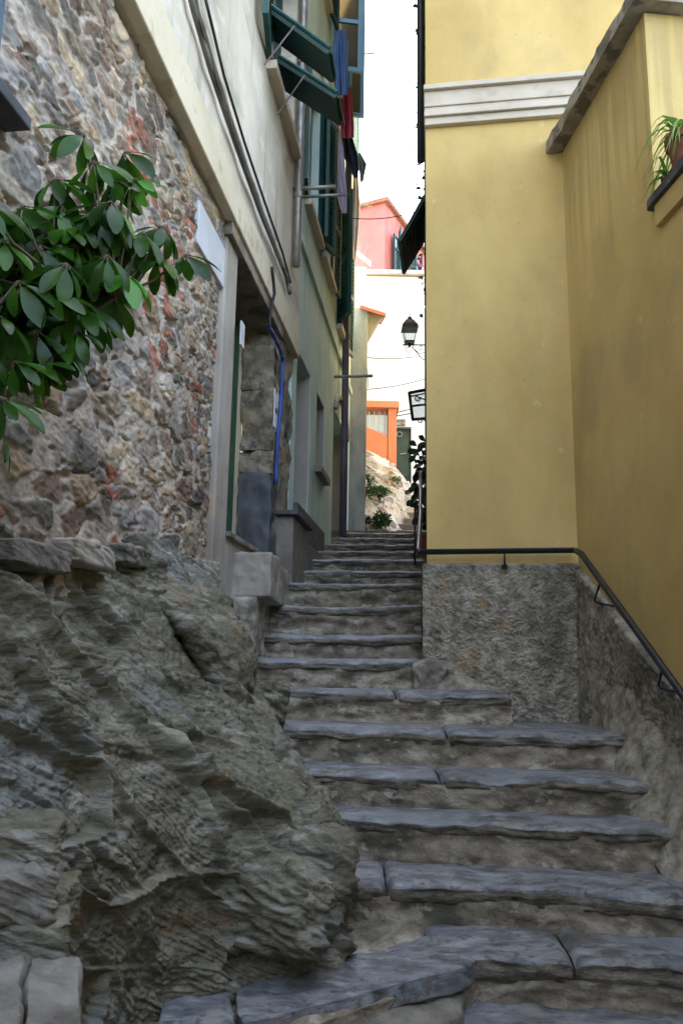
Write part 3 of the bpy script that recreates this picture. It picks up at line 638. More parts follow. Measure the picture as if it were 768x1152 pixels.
# marble plaque
q=[LP(220,228),LP(251,290),LP(248,330)]
y0,y1=LP(217,250)[0],LP(247,300)[0]; z1_=LP(220,228)[1]; z0_=LP(248,328)[1]
b=MB(); b.bx(L,y0,y1,z0_,z1_,.0,.030); b.out('marble_plaque',m_marble,label='blank white marble plaque let into the rubble wall beside the plant',cat='plaque',bevel=.004)
ys0,zs0=LP(312,465,.05)
b=MB(); b.bx(L,ys0-.11,ys0+.10,zs0-.13,zs0+.15,.045,.052); sg=b.out('notice_plate',m_white,label='small white notice plate on the worn wall beside the blue conduit',cat='notice')
b=MB(); b.bx(L,ys0-.08,ys0+.07,zs0-.02,zs0+.02,.0525,.054); b.out('dark_mark',m_glass,sg)
# number plate by door
ys1,zs1=LP(266,362,.05)
b=MB(); b.bx(L,4.50,4.58,zs1-.08,zs1+.07,.036,.045); b.out('number_tile',m_marble,label='small white tile on the pilaster beside the doorway',cat='tile')
# ================================================================ GREEN HOUSE
G0,G1=6.2,10.35
gh=empty('green_house',(-.3,8,1.5),'pale green plastered house with green shutters beside the upper steps','house')
gy=lambda px,py:LP(px,py)[0]
rec=(gy(329,450),gy(345,450),.55,LP(329,388)[1])
wn=(gy(352,490),gy(361,490),LP(353,527)[1],LP(353,440)[1])
ad=(gy(371,520),gy(386,520),.9,LP(371,455)[1])
FW1=(6.6,7.3,4.1,5.55); FW2=(7.55,8.25,4.1,5.65); FW3=(8.9,9.6,3.92,5.5)
UW=[(6.7,7.5,7.0,8.6),(7.95,8.7,6.7,8.5),(9.0,9.8,6.9,8.6)]
holes=[rec,wn,ad,FW1,FW2,FW3]+UW
av=[G0,G1]+[x for h in holes for x in h[:2]]; zvv=[-.5,TOP+.3]+[x for h in holes for x in h[2:]]
fg=off(.03)
sheet('wall',fg,av,zvv,holes,.55,m_green,gh)
b=MB(); b.bx(fg,rec[0]+.0,rec[1]-.0,.5,rec[3],-.32,-.22); b.out('recess_panel',m_greenreveal,gh)
b=MB(); b.bx(fg,rec[1]-.008,rec[1]-.002,.9,rec[3]-.02,-.22,-.005); b.out('reveal',m_greenreveal,gh)
b=MB(); b.bx(fg,wn[1]-.008,wn[1]-.002,wn[2]+.01,wn[3]-.02,-.1,-.005); b.bx(fg,wn[0]+.01,wn[1]-.01,wn[3]-.008,wn[3]-.002,-.1,-.005); b.out('reveal',m_greenreveal,gh)
b=MB(); b.bx(fg,ad[1]-.008,ad[1]-.002,.95,ad[3]-.02,-.2,-.005); b.out('reveal',m_greenreveal,gh)
window(gh,fg,*wn,ang=(None,None),frame=m_wood,sill=m_plinth,depth=.1)
dd=MB(); dd.bx(fg,ad[0],ad[1],.9,ad[3],-.25,-.2); d_=dd.out('door',m_green,gh)
dp=MB(); 
for zz in (1.2,1.9,2.5): dp.bx(fg,ad[0]+.15,ad[1]-.15,zz,zz+.5,-.2,-.185)
dp.out('door_panel',m_greenreveal,d_)
# arch head over the door
am=MB(); am.tube([L(ad[0]+(ad[1]-ad[0])*(.5-.5*math.cos(math.pi*i/10)),ad[3]-.02+.28*math.sin(math.pi*i/10),.045) for i in range(11)],.035,6); am.out('arch_moulding',m_greenreveal,gh)
window(gh,fg,*FW1,ang=(172,160),depth=.08); window(gh,fg,*FW2,ang=(165,172),depth=.08); window(gh,fg,*FW3,ang=(150,170),depth=.08)
window(gh,fg,*UW[0],ang=(165,170),depth=.08); window(gh,fg,*UW[1],ang=(None,None),frame=m_bluepaint,leaf=m_bluepaint,depth=.05)
window(gh,fg,*UW[2],ang=(160,170),frame=m_bluepaint,leaf=m_bluepaint,depth=.05)
def casement(o,d,w,z0,z1,parent):
    m=MB(); d=d.normalized(); n=Vector((-d.y,d.x,0))*.035; h=z1-z0; u=Vector((0,0,1)); o=Vector((o[0],o[1],z0+EYE))
    m.frame(o,d*.05,n,u*h); m.frame(o+d*(w-.05),d*.05,n,u*h)
    for f in (0,.36,.70,1): m.frame(o+d*.05+u*(h-.05)*f,d*(w-.1),n,u*.05)
    c=m.out('casement',m_bluepaint,parent); g=MB(); g.frame(o+d*.04+n*.4+u*.03,d*(w-.08),n*.2,u*(h-.06)); g.out('pane',m_glass,c)
nvv=Vector((1,-LS,0))
casement(L(8.0,0,.04),nvv+Vector((.0,.25,0)),.34,6.62,8.4,gh)
casement(L(8.75,0,.04),nvv+Vector((.0,.35,0)),.30,6.62,8.4,gh)
b=MB(); b.bx(L,G0-.25,G1+.1,TOP+.3,TOP+.42,-.8,.4); b.out('roof_eave',m_rock2,gh)
# string course & drain details
b=MB(); b.bx(fg,G0,G1,3.55,3.62,-.02,.03); b.out('string_course',m_green,gh)
# plinth pier with slate cap
pz=LP(309,549,.2)[1]
pl_=empty('stone_plinth',(-.45,6.3,1.8),'brown stone pier with a slate cap at the corner of the green house','plinth')
b=MB(); b.bx(L,5.80,6.42,.3,pz,-.3,.15); b.out('pier',m_plinth,pl_,bevel=.01)
b=MB(); b.bx(L,5.75,6.50,pz,pz+.035,-.3,.19); b.out('cap',m_darkstone,pl_,bevel=.006)
b=MB(); b.bx(L,6.43,8.0,.4,LP(352,585,.06)[1]+.0,-.1,.065); b.out('base_course',m_darkstone,pl_,bevel=.008)
b=MB(); b.bx(L,6.43,7.6,.3,.98,-.1,.12); b.out('base_course',m_plinth,pl_,bevel=.01)
# pipes on the left wall
def tubeobj(name,pts,r,mat,label,cat,parent=None,group=None,n=8):
    return MB().tube(pts,r,n).out(name,mat,parent,smooth=True,label=label,cat=cat,group=group)
y_,_=LP(388,450,.10)
dpz=[L(y_,z,.10) for z in np.linspace(1.45+EYE*0,10.2,12)]
dpo=empty('drainpipe',(dpz[0][0],dpz[0][1],dpz[0][2]),'dark purple-grey drainpipe on the far end of the green house','drainpipe')
MB().tube(dpz,.045,10).out('pipe',m_pvc,dpo,smooth=True)
for z in (2.6,3.9,5.3,6.7,8.1,9.4): MB().tube([L(y_,z-.02,.10),L(y_,z+.02,.10)],.056,10).out('collar',m_pvc,dpo)
y2=LP(331,250,.1)[0]
dpo2=empty('drainpipe',L(y2,2.9,.12),'thin grey drainpipe where the cream and green houses meet','drainpipe')
MB().tube([L(y2,z,.125) for z in np.linspace(3.0,10.2,12)],.028,8).out('pipe',m_galv,dpo2,smooth=True)
for z in (3.6,4.8,6.0,7.2): MB().tube([L(y2,z-.02,.125),L(y2,z+.02,.125)],.036,8).out('collar',m_galv,dpo2)
def wallpath(pp,o,jit=.0):
    out=[]
    for a,b_ in zip(pp[:-1],pp[1:]):
        for i in range(6):
            f=i/6; out.append(LV(a[0]+(b_[0]-a[0])*f,a[1]+(b_[1]-a[1])*f,o+jit*math.sin(len(out)*1.3)))
    out.append(LV(*pp[-1],o)); return out
tubeobj('conduit',wallpath([(205,-40),(218,10),(238,80),(265,160),(292,235),(322,310),(326,330)],.11,.004),.016,m_greycable,'thick grey conduit running down the cream plaster wall','conduit')
tubeobj('cable',wallpath([(222,-40),(234,10),(252,85),(275,160),(297,225),(318,285),(327,318)],.10,.006),.008,m_cable,'thin black cable looped beside the grey conduit on the cream wall','cable')
tubeobj('cable',wallpath([(212,-40),(226,20),(246,90),(270,165),(294,235),(318,300)],.13,.003),.010,m_galv,'middle grey cable strapped onto the thick conduit of the cream wall','cable')
tubeobj('blue_conduit',wallpath([(303,368),(308,378),(316,395),(318,404),(316,450),(312,500),(310,545)],.07,.002),.014,m_bluecable,'bright blue conduit running down the worn wall by the doorway','conduit')
tubeobj('cable',wallpath([(306,300),(309,330),(304,350),(303,368)],.10,.002),.010,m_cable,'short dark cable joining the blue conduit above the doorway','cable')
# clothes rods on the wall
nv=Vector((1,-LS,0)).normalized()
def rod(px,py,pxe,name,label,r=.016,grp='clothes rods on the house fronts'):
    A=LV(px,py,.02); a,_=ray(pxe,py); s=(a*A.y-A.x)/(nv.x-a*nv.y); B=A+nv*s
    return tubeobj(name,[A,B],r,m_galv,label,'rod',group=grp)
rod(322,213,377,'clothes_rod','thick grey clothes rod, the nearer of the pair below the shutter flaps')
rod(334,222,389,'clothes_rod','pale clothes rod, the farther of the pair below the shutter flaps',.014)
rod(375,424,419,'clothes_rod','grey rod sticking out low beside the drainpipe',.018)
rod(393,62,421,'clothes_rod','thin rod high up beyond the hanging clothes',.012)
rod(392,233,418,'clothes_rod','thin rod between the drainpipe and the pink house',.012)
# strings holding lines beside flaps
for i,(p,q_,lb) in enumerate([((322,-20,6.6),(382,140,7.6),'left of the two pale washing ropes crossing the shutter flaps'),((328,-20,6.8),(388,140,7.9),'right of the two pale washing ropes crossing the shutter flaps'),((276,-20,5.0),(318,122,5.8),'pale rope running down in front of the cream window')]):
    tubeobj('washing_rope',[P(p[0]+(q_[0]-p[0])*t,p[1]+(q_[1]-p[1])*t,p[2]+(q_[2]-p[2])*t) for t in (0,.25,.5,.75,1)],.007,m_galv,lb,'rope',group='washing ropes')
# laundry
def garment(name,outline,Y,mat,label,cat,seed=0,fold=.035):
    """outline: list of (py, pxl, pxr) top to bottom"""
    nu,nv_=26,40; t=np.linspace(0,1,nv_); o_=np.array(outline,float)
    py=np.interp(t,np.linspace(0,1,len(o_)),o_[:,0]); l=np.interp(t,np.linspace(0,1,len(o_)),o_[:,1]); r_=np.interp(t,np.linspace(0,1,len(o_)),o_[:,2])
    X=np.zeros((nu,nv_));Yv=X.copy();Z=X.copy()
    for j in range(nv_):
        for i in range(nu):
            s=i/(nu-1); yy=Y+fold*math.sin(s*13+seed+t[j]*1.5)*(.4+t[j])+fold*.5*math.sin(s*29+seed*2)+.15*s
            p=P(l[j]+(r_[j]-l[j])*s,py[j],yy); X[i,j],Yv[i,j],Z[i,j]=p
    ob=gridO(name,X,Yv,Z,mat,label=label,cat=cat)
    sd=ob.modifiers.new('Solidify','SOLIDIFY'); sd.thickness=.006
    return ob
garment('shirt',[(34,380,388),(48,376,391),(56,375,391),(75,375,391),(96,377,392),(107,378,391)],7.5,cloth('blue_denim',(.07,.14,.36),(.13,.24,.50)),'blue shirt hanging high by the light blue window','shirt',1)
garment('towel',[(99,384,394),(115,383,396),(140,383,398),(155,384,398)],8.5,cloth('magenta_cloth',(.28,.03,.10),(.42,.06,.17)),'magenta towel hanging just under the blue shirt','towel',2)
garment('sheet',[(128,362,372),(140,364,381),(165,366,386),(190,370,388),(215,378,390),(240,384,390)],8.0,cloth('lilac_cloth',(.45,.40,.58),(.58,.52,.70)),'long lilac sheet hanging beside the drainpipe','sheet',3)
garment('trousers',[(155,384,396),(175,386,402),(190,393,403),(200,398,402)],8.7,cloth('navy_cloth',(.012,.018,.05),(.03,.04,.09)),'navy trousers hanging below the magenta towel','trousers',4)
garment('towel',[(172,403,405),(185,402,412),(194,404,410),(205,405,408)],9.0,cloth('grey_green_cloth',(.10,.16,.16),(.16,.23,.23)),'small grey-green cloth hanging beside the navy trousers','cloth',5)
garment('towel',[(198,397,403),(230,396,405),(260,395,404),(292,396,400)],9.3,cloth('white_cloth',(.62,.62,.70),(.74,.74,.80)),'long white cloth hanging lowest beside the drainpipe','towel',6)
# ================================================================ YELLOW HOUSE
SW=.112
yh=empty('yellow_house',(1.2,6,0),'tall yellow plastered house with a pale cornice band, facing down the stairs','house')
PB=ray(560,634)[1]*4.55
XE=3.2
b=MB()
def ybox(x0,x1,z0,z1,o,yb=10.9,side=0.0):
    c=[]
    for z in (z0,z1):
        a=FW(x0,z,o); d=FW(x1,z,o)
        c+=[(a[0]-side,a[1],a[2]),(d[0],d[1],d[2]),(d[0],yb,d[2]),(x0+SW*(yb-FY0)-side,yb,a[2])]
    return c
b.hexa(ybox(FX0,XE,PB-.01,10.8,0)); b.out('wall',m_yellow,yh)
b=MB(); b.hexa(ybox(FX0,XE,-1.6,PB,-.01)); b.out('base_core',m_rough,yh)
# rough cast base on the front (relief)
Xg,Zg=np.meshgrid(np.linspace(FX0-.022,RX0+.03,330),np.linspace(-.36,PB,320),indexing='ij')
wx=.03*fbm(Xg*9,3.,Zg*9,3,205); wz=.03*fbm(Xg*9,8.,Zg*9,3,206)
hh=.030+.007*np.abs(fbm((Xg+wx)*34,0.,(Zg+wz)*40,3,200,.6))+.010*fbm(Xg*4,0.,Zg*4,5,201)+.004*fbm(Xg*60,0.,Zg*60,2,209)
hh=hh*sst(PB-Zg,-.004,.02)
gridO('rough_base',Xg-FS*hh,FY0-FS*(Xg-FX0)-hh,Zg+EYE,m_rough,parent=yh)
Yg,Zg=np.meshgrid(np.linspace(FY0-.03,7.5,180),np.linspace(-.36,PB,110),indexing='ij')
hh=.022+.008*ridged(Yg*17,0.,Zg*26,3,203)
gridO('rough_base',FX0+SW*(Yg-FY0)-hh,Yg,Zg+EYE,m_rough,parent=yh)
# hairline cracks in the plaster
random.seed(77)
def crack(px,py,n,step_,bias):
    pts=[onF0(px,py)]; x,y=px,py
    for i in range(n):
        x+=random.uniform(-1,1)*step_*.5+bias; y+=step_*random.uniform(.6,1.2); pts.append(onF0(x,y))
    return pts
def onF0(px,py):
    a,b_=ray(px,py); Y=(FY0+FS*FX0)/(1+FS*a); return Vector((a*Y,Y+.0006,b_*Y+EYE))
m_crack=M('crack_brown',[(.16,.12,.06),(.22,.17,.09)],(9,9,9))  # plain brown for the thin crack lines
for q in ((512,470,13,9,.4),(560,18,8,9,-.6)):
    m=MB(); m.tube(crack(*q),.0009,4); m.out('crack',m_crack,yh)
# cornice
c1=ray(482,139)[1]*4.55; c2=ray(482,98)[1]*4.55
prof=[(c1,c1+.05,.035),(c1+.05,c1+.085,.055),(c1+.085,c1+.12,.04),(c1+.12,c2-.035,.05),(c2-.035,c2,.075)]
cm=MB()
for z0,z1,o in prof: cm.hexa(ybox(FX0,XE-.01,z0,z1,o,yb=10.85,side=o*.12))
cm.out('cornice',m_mould,yh,bevel=.004)
b=MB(); b.hexa(ybox(FX0-.15,XE+.1,10.8,10.95,.3)); b.out('roof_eave',m_rock2,yh)
# shutter flap on its alley side
sh=MB(); 
hA=P(483,214,6.3); hB=P(484,262,6.95); oA=P(451,272,6.3); oB=P(455,309,6.95)
flap(hA,hB,oA,oB,'shutter_flap',m_dgreen,yh)
sm=MB(); 
for z in (3.3,): sm.frame((FX0+SW*(6.2-FY0)-.02,6.2,z+EYE-1.0),(.02,0,0),(.085,.8,0),(0,0,1.4))
sm.out('window_frame',m_dgreen,yh)
# downpipe on the corner
tubeobj('downpipe',[(FX0+SW*.3-.035,4.9,z+EYE) for z in (3.35,5,7,9,10.5)],.026,m_iron,'dark downpipe at the left corner of the yellow house above the cornice','drainpipe')
# ================================================================ TERRACE WALL (right)
tw=empty('terrace_wall',(1.6,3.2,0),'yellow terrace wall with mossy coping along the right of the stairs','wall')
YN,_=RP(732,150); SZ=RP(731,243)[1]; CZ1=RP(637,170)[1]; CZ0=RP(720,12)[1]; CZ=(CZ1+CZ0)/2
def zb(Y): # plaster line falls with the rail
    return np.interp(Y,[0,2.9,3.35,4.47],[-1.45,-.36,-.13,PB-.01])
# yellow wall: lower (to sill) runs on to the viewer, upper stops at the terrace opening
v=[];f=[]
ysr=[-1.5,0,1.5,2.5,2.9,YN,3.7,4.1,4.48]
b=MB()
for a,c_ in zip(ysr[:-1],ysr[1:]):
    def q(Y,z,o): return R(Y,z,o)
    up=SZ if c_<=YN+1e-6 else CZ
    b.hexa([q(a,zb(a)-.03,0),q(a,zb(a)-.03,-.35),q(c_,zb(c_)-.03,-.35),q(c_,zb(c_)-.03,0),q(a,up,0),q(a,up,-.35),q(c_,up,-.35),q(c_,up,0)])
o=b.out('wall',m_yellow2,tw)
b=MB(); b.hexa([R(YN,SZ,-.34),R(YN,SZ,-1.8),R(YN+.3,SZ,-1.8),R(YN+.3,SZ,-.34),R(YN,CZ-.002,-.34),R(YN,CZ-.002,-1.8),R(YN+.3,CZ-.002,-1.8),R(YN+.3,CZ-.002,-.34)]); b.out('return_wall',m_yellow2,tw)
# rough cast lower part with relief
Yv=np.linspace(1.2,4.5,620); tv=np.linspace(0,1,260); Yg,T=np.meshgrid(Yv,tv,indexing='ij')
zt=zb(Yg); Zg=-1.6+(zt+1.6)*T
wx=.03*fbm(Yg*9,3.,Zg*9,3,215); wz=.03*fbm(Yg*9,8.,Zg*9,3,216)
hh=.026+.007*np.abs(fbm(0.,(Yg+wx)*34,(Zg+wz)*40,3,210,.6))+.010*fbm(Yg*4,0.,Zg*4,5,211)+.004*fbm(Yg*60,0.,Zg*60,2,219); hh=hh*sst(1-T,-.002,.012)+.0
gridO('rough_base',RX0+RS*(RY0-Yg)-hh,Yg-RS*hh,Zg+EYE,m_rough,parent=tw)
b=MB(); b.hexa([R(-1.5,-1.6,-.01),R(-1.5,-1.6,-.4),R(4.5,-1.6,-.4),R(4.5,-1.6,-.01),R(-1.5,-1.45,-.01),R(-1.5,-1.45,-.4),R(4.5,zb(4.47)-.03,-.4),R(4.5,zb(4.47)-.03,-.01)]); b.out('base_core',m_rough,tw)
# coping
c8=[R(YN-.08,CZ,.09),R(YN-.08,CZ,-.45),R(4.60,CZ,-.45),R(4.60,CZ,.09)]; c8=c8+[(p[0],p[1],p[2]+.085) for p in c8]
rough('coping',c8,m_coping,tw,n=70,r=.06,amp=.008,freq=8,seed=220)
c8=[R(YN-.10,CZ+.002,-.40),R(YN-.10,CZ+.002,-1.9),R(YN+.35,CZ+.002,-1.9),R(YN+.35,CZ+.002,-.40)]; c8=c8+[(p[0],p[1],p[2]+.085) for p in c8]
rough('coping',c8,m_coping,tw,n=40,r=.06,amp=.008,freq=8,seed=221)
c8=[R(1.2,SZ,.045),R(1.2,SZ,-.4),R(YN+.02,SZ,-.34),R(YN+.02,SZ,.045)]; c8=c8+[(p[0],p[1],p[2]+.045) for p in c8]
rough('ledge_slab',c8,m_darkstone,tw,n=40,r=.08,amp=.004,freq=9,seed=222)
b=MB(); b.hexa([R(1.2,SZ-.11,.025),R(1.2,SZ-.11,-.1),R(YN-.03,SZ-.11,-.1),R(YN-.03,SZ-.11,.025),R(1.2,SZ-.001,.025),R(1.2,SZ-.001,-.1),R(YN-.03,SZ-.001,-.1),R(YN-.03,SZ-.001,.025)]); b.out('ledge_moulding',m_yellow,tw,bevel=.004)
# terrace floor behind
b=MB(); b.hexa([R(-1.5,SZ-.25,-.35),R(-1.5,SZ-.25,-3),R(YN,SZ-.25,-3),R(YN,SZ-.25,-.35),R(-1.5,SZ-.05,-.35),R(-1.5,SZ-.05,-3),R(YN,SZ-.05,-3),R(YN,SZ-.05,-.35)]); b.out('terrace_floor',m_rough,tw)
# spider plants in pots
def blade(m,c,az,ln,up,w=.009,seg=6):
    base=len(m.v); d=Vector((math.cos(az),math.sin(az),0)); s=Vector((-d.y,d.x,0))
    for i in range(seg+1):
        t=i/seg; p=Vector(c)+d*ln*t+Vector((0,0,up*t*ln*2.0-ln*(1.4+up)*t*t)); ww=w*(1-t)**.6
        m.v+= [tuple(p-s*ww+Vector((0,0,.002))),tuple(p-Vector((0,0,.002))),tuple(p+s*ww+Vector((0,0,.002)))]
    for i in range(seg):
        q=base+i*3; m.f+= [(q,q+1,q+4,q+3),(q+1,q+2,q+5,q+4)]
def potplant(px,py,off_,r,h,n,ln,labelp,labelq,seed):
    random.seed(seed); Y,_=RP(px,py,off_); a,_=ray(px,py); c=Vector(R(Y,SZ+.045,off_)); 
    po=empty('flower_pot',c,labelp,'flower pot',group=None)
    MB().lathe(c,[(r*.70,.0),(r*.92,h*.75),(r*1.06,h*.76),(r*1.08,h),(r*.95,h),(r*.93,h*.9)],22).out('pot',m_pot,po,smooth=False)
    MB().lathe(c,[(r*.9,h*.85),(r*.9,h*.91)],18).out('soil',m_soil,po)
    m=MB()
    for i in range(n): blade(m,c+Vector((random.uniform(-.4,.4)*r,random.uniform(-.4,.4)*r,h*.9)),random.uniform(0,6.28),ln*random.uniform(.6,1.1),random.uniform(.4,1.3))
    m.out('spider_plant',m_spider,label=labelq,cat='plant',smooth=True)
potplant(768,190,-.02,.075,.15,60,.19,'terracotta flower pot on the ledge at the right edge','green spider plant spilling out of the terracotta pot','11') if False else None
potplant(775,205,-.03,.085,.16,60,.20,'terracotta flower pot on the ledge at the right edge','larger striped spider plant growing in the pot at the right edge',11)
potplant(752,214,.0,.03,.03,22,.11,'tiny shallow pot at the end of the slate ledge','small spider plant at the left end of the slate ledge',12)
# ================================================================ HANDRAIL
hr=empty('handrail',(1.0,4.3,1.6),'dark painted iron handrail turning the corner of the walls','handrail')
def onF(px,py,o):
    a,b_=ray(px,py); Y=(FY0+FS*FX0-o)/(1+FS*a); return Vector((a*Y,Y,b_*Y+EYE))
def onR(px,py,o):
    Y,z=RP(px,py,o); a,_=ray(px,py); return Vector((a*Y,Y,z+EYE))
pA=onF(472,621,.075); pB=onF(644,619,.075); pC=onR(652,621,.075); 
pD=onR(768,783,.075); dirr=(pD-pC)
railp=[pA,pB,(pB+pC)/2+Vector((0,0,.001)),pC+dirr*.02,pC+dirr*.3,pC+dirr*.6,pD,pD+dirr*.8]
MB().tube(railp,.0165,12).out('rail',m_iron,hr,smooth=True)
top=P(473,531,7.6)
MB().tube([pA,pA+Vector((-.008,.03,.012)),pA.lerp(top,.3),pA.lerp(top,.65),top],.016,10).out('rail',m_iron,hr,smooth=True)
MB().tube([P(472.5,532,7.2),P(472.5,600,7.2)],.014,8).out('post',m_galv,hr,smooth=True)
MB().tube([P(466.5,570,6.6),P(466.5,635,6.6)],.009,8).out('post',m_iron,hr,smooth=True)
def bracket(p,wallp,down):
    p=Vector(p); w_=Vector(wallp)
    MB().tube([p,p-Vector((0,0,down*.55)),p.lerp(w_,.3)-Vector((0,0,down)),w_-Vector((0,0,down))],.006,7).out('bracket',m_iron,hr,smooth=True)
    MB().tube([w_-Vector((0,0,down))+(p-w_)*.22,w_-Vector((0,0,down))],.018,10).out('wall_plate',m_iron,hr)
p=onF(567,620,.075); bracket(p,onF(567,620,.028),.09)
MB().tube([onR(676,652,.075),onR(668,675,.05),onR(671,678,.04),onR(690,682,.024)],.006,7).out('bracket',m_iron,hr,smooth=True)
MB().tube([onR(745,750,.075),onR(740,770,.05),onR(743,774,.04),onR(762,778,.024)],.006,7).out('bracket',m_iron,hr,smooth=True)
# ================================================================ FAR END
cb=empty('concrete_house',(.1,11.5,1.5),'weathered grey concrete house corner at the top of the steps','house')
zt=ray(400,345)[1]*10.6
b=MB(); b.hexa([(-1.5,10.6,0),(P(411,500,10.6).x,10.6,0),(P(411,500,10.6).x+.05,12.6,0),(-1.5,12.6,0),(-1.5,10.6,zt+EYE),(P(412,500,10.6).x,10.6,zt+EYE),(P(412,500,10.6).x+.05,12.6,zt+EYE),(-1.5,12.6,zt+EYE)]); b.out('wall',m_conc,cb,bevel=.02)
A=P(411,346,10.9);B=P(434,351,11.2);C_=P(413,386,11.0)
b=MB(); th=Vector((0,0,.05)); Q=[P(405,343,10.5),P(434,352,10.6),P(428,362,11.8),P(405,356,11.8)]
b.hexa([q-th for q in Q]+Q); b.out('canopy_roof',m_pink,cb)
b=MB(); Q2=[P(411,352,10.7),P(431,354,10.75),P(413,385,10.75)]
n0=len(b.v); b.v+=[tuple(q) for q in Q2]+[tuple(q+Vector((0,.08,0))) for q in Q2]; b.f+=[(0,1,2),(5,4,3),(0,3,4,1),(1,4,5,2),(2,5,3,0)]
b.out('canopy_bracket',m_conc,cb)
oh=empty('ochre_house',(0,14,2),'narrow pale ochre house rising behind the grey concrete corner','house')
zo=ray(400,300)[1]*13
b=MB(); b.box(-2.0,P(412,320,13).x,13,15.5,1.0,zo+EYE); b.out('wall',m_mould,oh)
b=MB(); b.hexa([P(370,262,12.8),P(417,300,12.8),P(417,300,15.6),P(370,262,15.6)]+[q+Vector((0,0,.10)) for q in (P(370,262,12.8),P(417,300,12.8),P(417,300,15.6),P(370,262,15.6))]); b.out('roof',m_white,oh)
# upper path
b=MB(); b.box(-.3,3.2,9.9,12.6,1.0,ray(430,598)[1]*10.0+EYE-.012); b.out('path',m_pave,kind='structure')
for i in range(5):
    z=ray(430,597)[1]*10.6+EYE+i*.15
    x0=P(438+i*1.5,590,11.4).x
    b=MB(); b.box(x0,1.9,11.3+i*.33,13.8,z-.3,z+.13); 
    b.out('path_step',m_pave,stairs,bevel=.015)
# rubble embankment
ctrl3=[
 [(385,620,10.9),(385,590,10.95),(385,560,11.3),(385,525,11.9),(388,505,12.5),(385,500,14)],
 [(408,620,10.85),(408,592,10.9),(408,560,11.3),(408,530,11.9),(411,510,12.5),(408,504,14)],
 [(425,620,10.9),(425,596,10.95),(426,565,11.4),(428,540,12.0),(430,518,12.5),(428,515,14)],
 [(440,622,11.0),(440,598,11.1),(440,575,11.6),(444,550,12.1),(446,530,12.5),(446,530,14)],
 [(452,622,11.3),(450,600,11.5),(452,588,11.9),(456,565,12.3),(458,548,12.7),(460,545,14)],
 [(460,622,11.9),(460,603,12.0),(464,595,12.3),(468,582,12.6),(470,570,13),(474,566,14)],
]
G=loft(ctrl3,200,200); n=normals(G)*-1
fu=np.sqrt((G[...,0])**2)*0+G[...,0]+.4*G[...,1]; fz=G[...,2]+.5*G[...,1]
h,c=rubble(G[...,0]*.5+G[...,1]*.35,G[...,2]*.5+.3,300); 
c=np.clip(c*1.25,0,.6)  # stone and mortar colours made paler evenly
G=G+n*(h*1.2)[...,None]
gridO('embankment',G[...,0],G[...,1],G[...,2],m_stonewall,vcol=c.reshape(-1,3),label='pale rubble stone embankment under the orange parapet',cat='embankment')
def bush(name,px,py,Y,r,n,mat,label,cat,seed,ls=.05,fl=1.0,parent=None,stem=True):
    random.seed(seed); c=P(px,py,Y)
    e=empty(name,(c.x,c.y,c.z-r),label,cat)
    m=MB()
    for i in range(n):
        d=Vector((random.gauss(0,1),random.gauss(0,1),random.gauss(0,1))).normalized()*r*random.uniform(.35,1.0)**.5
        d.z*=fl
        p=c+d; a=Vector((random.gauss(0,1),random.gauss(0,1),random.gauss(0,.6))).normalized(); b_=a.cross(Vector((random.random(),random.random(),1))).normalized()
        s=ls*random.uniform(.6,1.2); q=len(m.v)
        m.v+=[tuple(p),tuple(p+a*s*.5+b_*s*.28),tuple(p+a*s),tuple(p+a*s*.5-b_*s*.28)]; m.f+=[(q,q+1,q+2,q+3)]
    m.out('foliage',mat,e,smooth=False)
    s=MB()
    for i in range(5): s.tube([(c.x,c.y,c.z-r*1.0),(c.x+random.uniform(-.3,.3)*r,c.y+random.uniform(-.3,.3)*r,c.z-.2*r),(c.x+random.uniform(-.7,.7)*r,c.y+random.uniform(-.7,.7)*r,c.z+.4*r)],.006,5)
    s.out('stem',m_stem,e); return e
bush('shrub',429,585,10.9,.13,500,m_bush,'small bright green shrub at the foot of the embankment, beside the step top','shrub',21,.05,.8)
bush('shrub',427,553,11.5,.14,350,m_bush,'loose green plant halfway up the rubble embankment','shrub',22,.05,.6)
bush('shrub',412,548,11.2,.14,350,m_bush,'tall green weed against the grey concrete corner','shrub',23,.05,1.4)
bush('shrub',412,585,10.75,.07,150,m_dbush,'tiny dark plant at the foot of the concrete corner','shrub',24,.04,.8)
bush('shrub',444,540,12.2,.09,150,m_bush,'low tuft on the ridge of the embankment below the door','shrub',25,.04,.6)
# orange parapet
op=empty('orange_parapet',(.6,13.3,3),'bright orange plastered parapet with a small window on the embankment','parapet')
def fb(px0,px1,py0,py1,Y,t,m=None):
    m=m or MB(); a=P(px0,py1,Y);b_=P(px1,py0,Y); m.box(a.x,b_.x,Y,Y+t,a.z,b_.z); return m
b=MB(); fb(436,446,458,540,13.2,.35,b); b.out('pillar',m_orange,op,bevel=.01)
b=MB(); z0=P(400,560,13.2).z
q0=P(385,470,13.22);q1=P(435.8,490,13.22)
b.hexa([(q0.x,13.22,z0),(q1.x,13.22,z0),(q1.x,13.45,z0),(q0.x,13.45,z0),tuple(q0),tuple(q1),(q1.x,13.45,q1.z),(q0.x,13.45,q0.z)]); b.out('sloping_wall',m_orange,op)
b=MB(); fb(385,449,451,457.5,13.15,.45,b); b.out('coping',m_orange,op,bevel=.01)
b=MB(); fb(395,435.8,457.6,490,13.36,.03,b); wq=b.out('window_pane',m_pglass,op)
b=MB()
for x in (414,420,426,432): fb(x,x+1.2,457.6,486,13.33,.03,b)
b.out('window_bar',m_white,op)
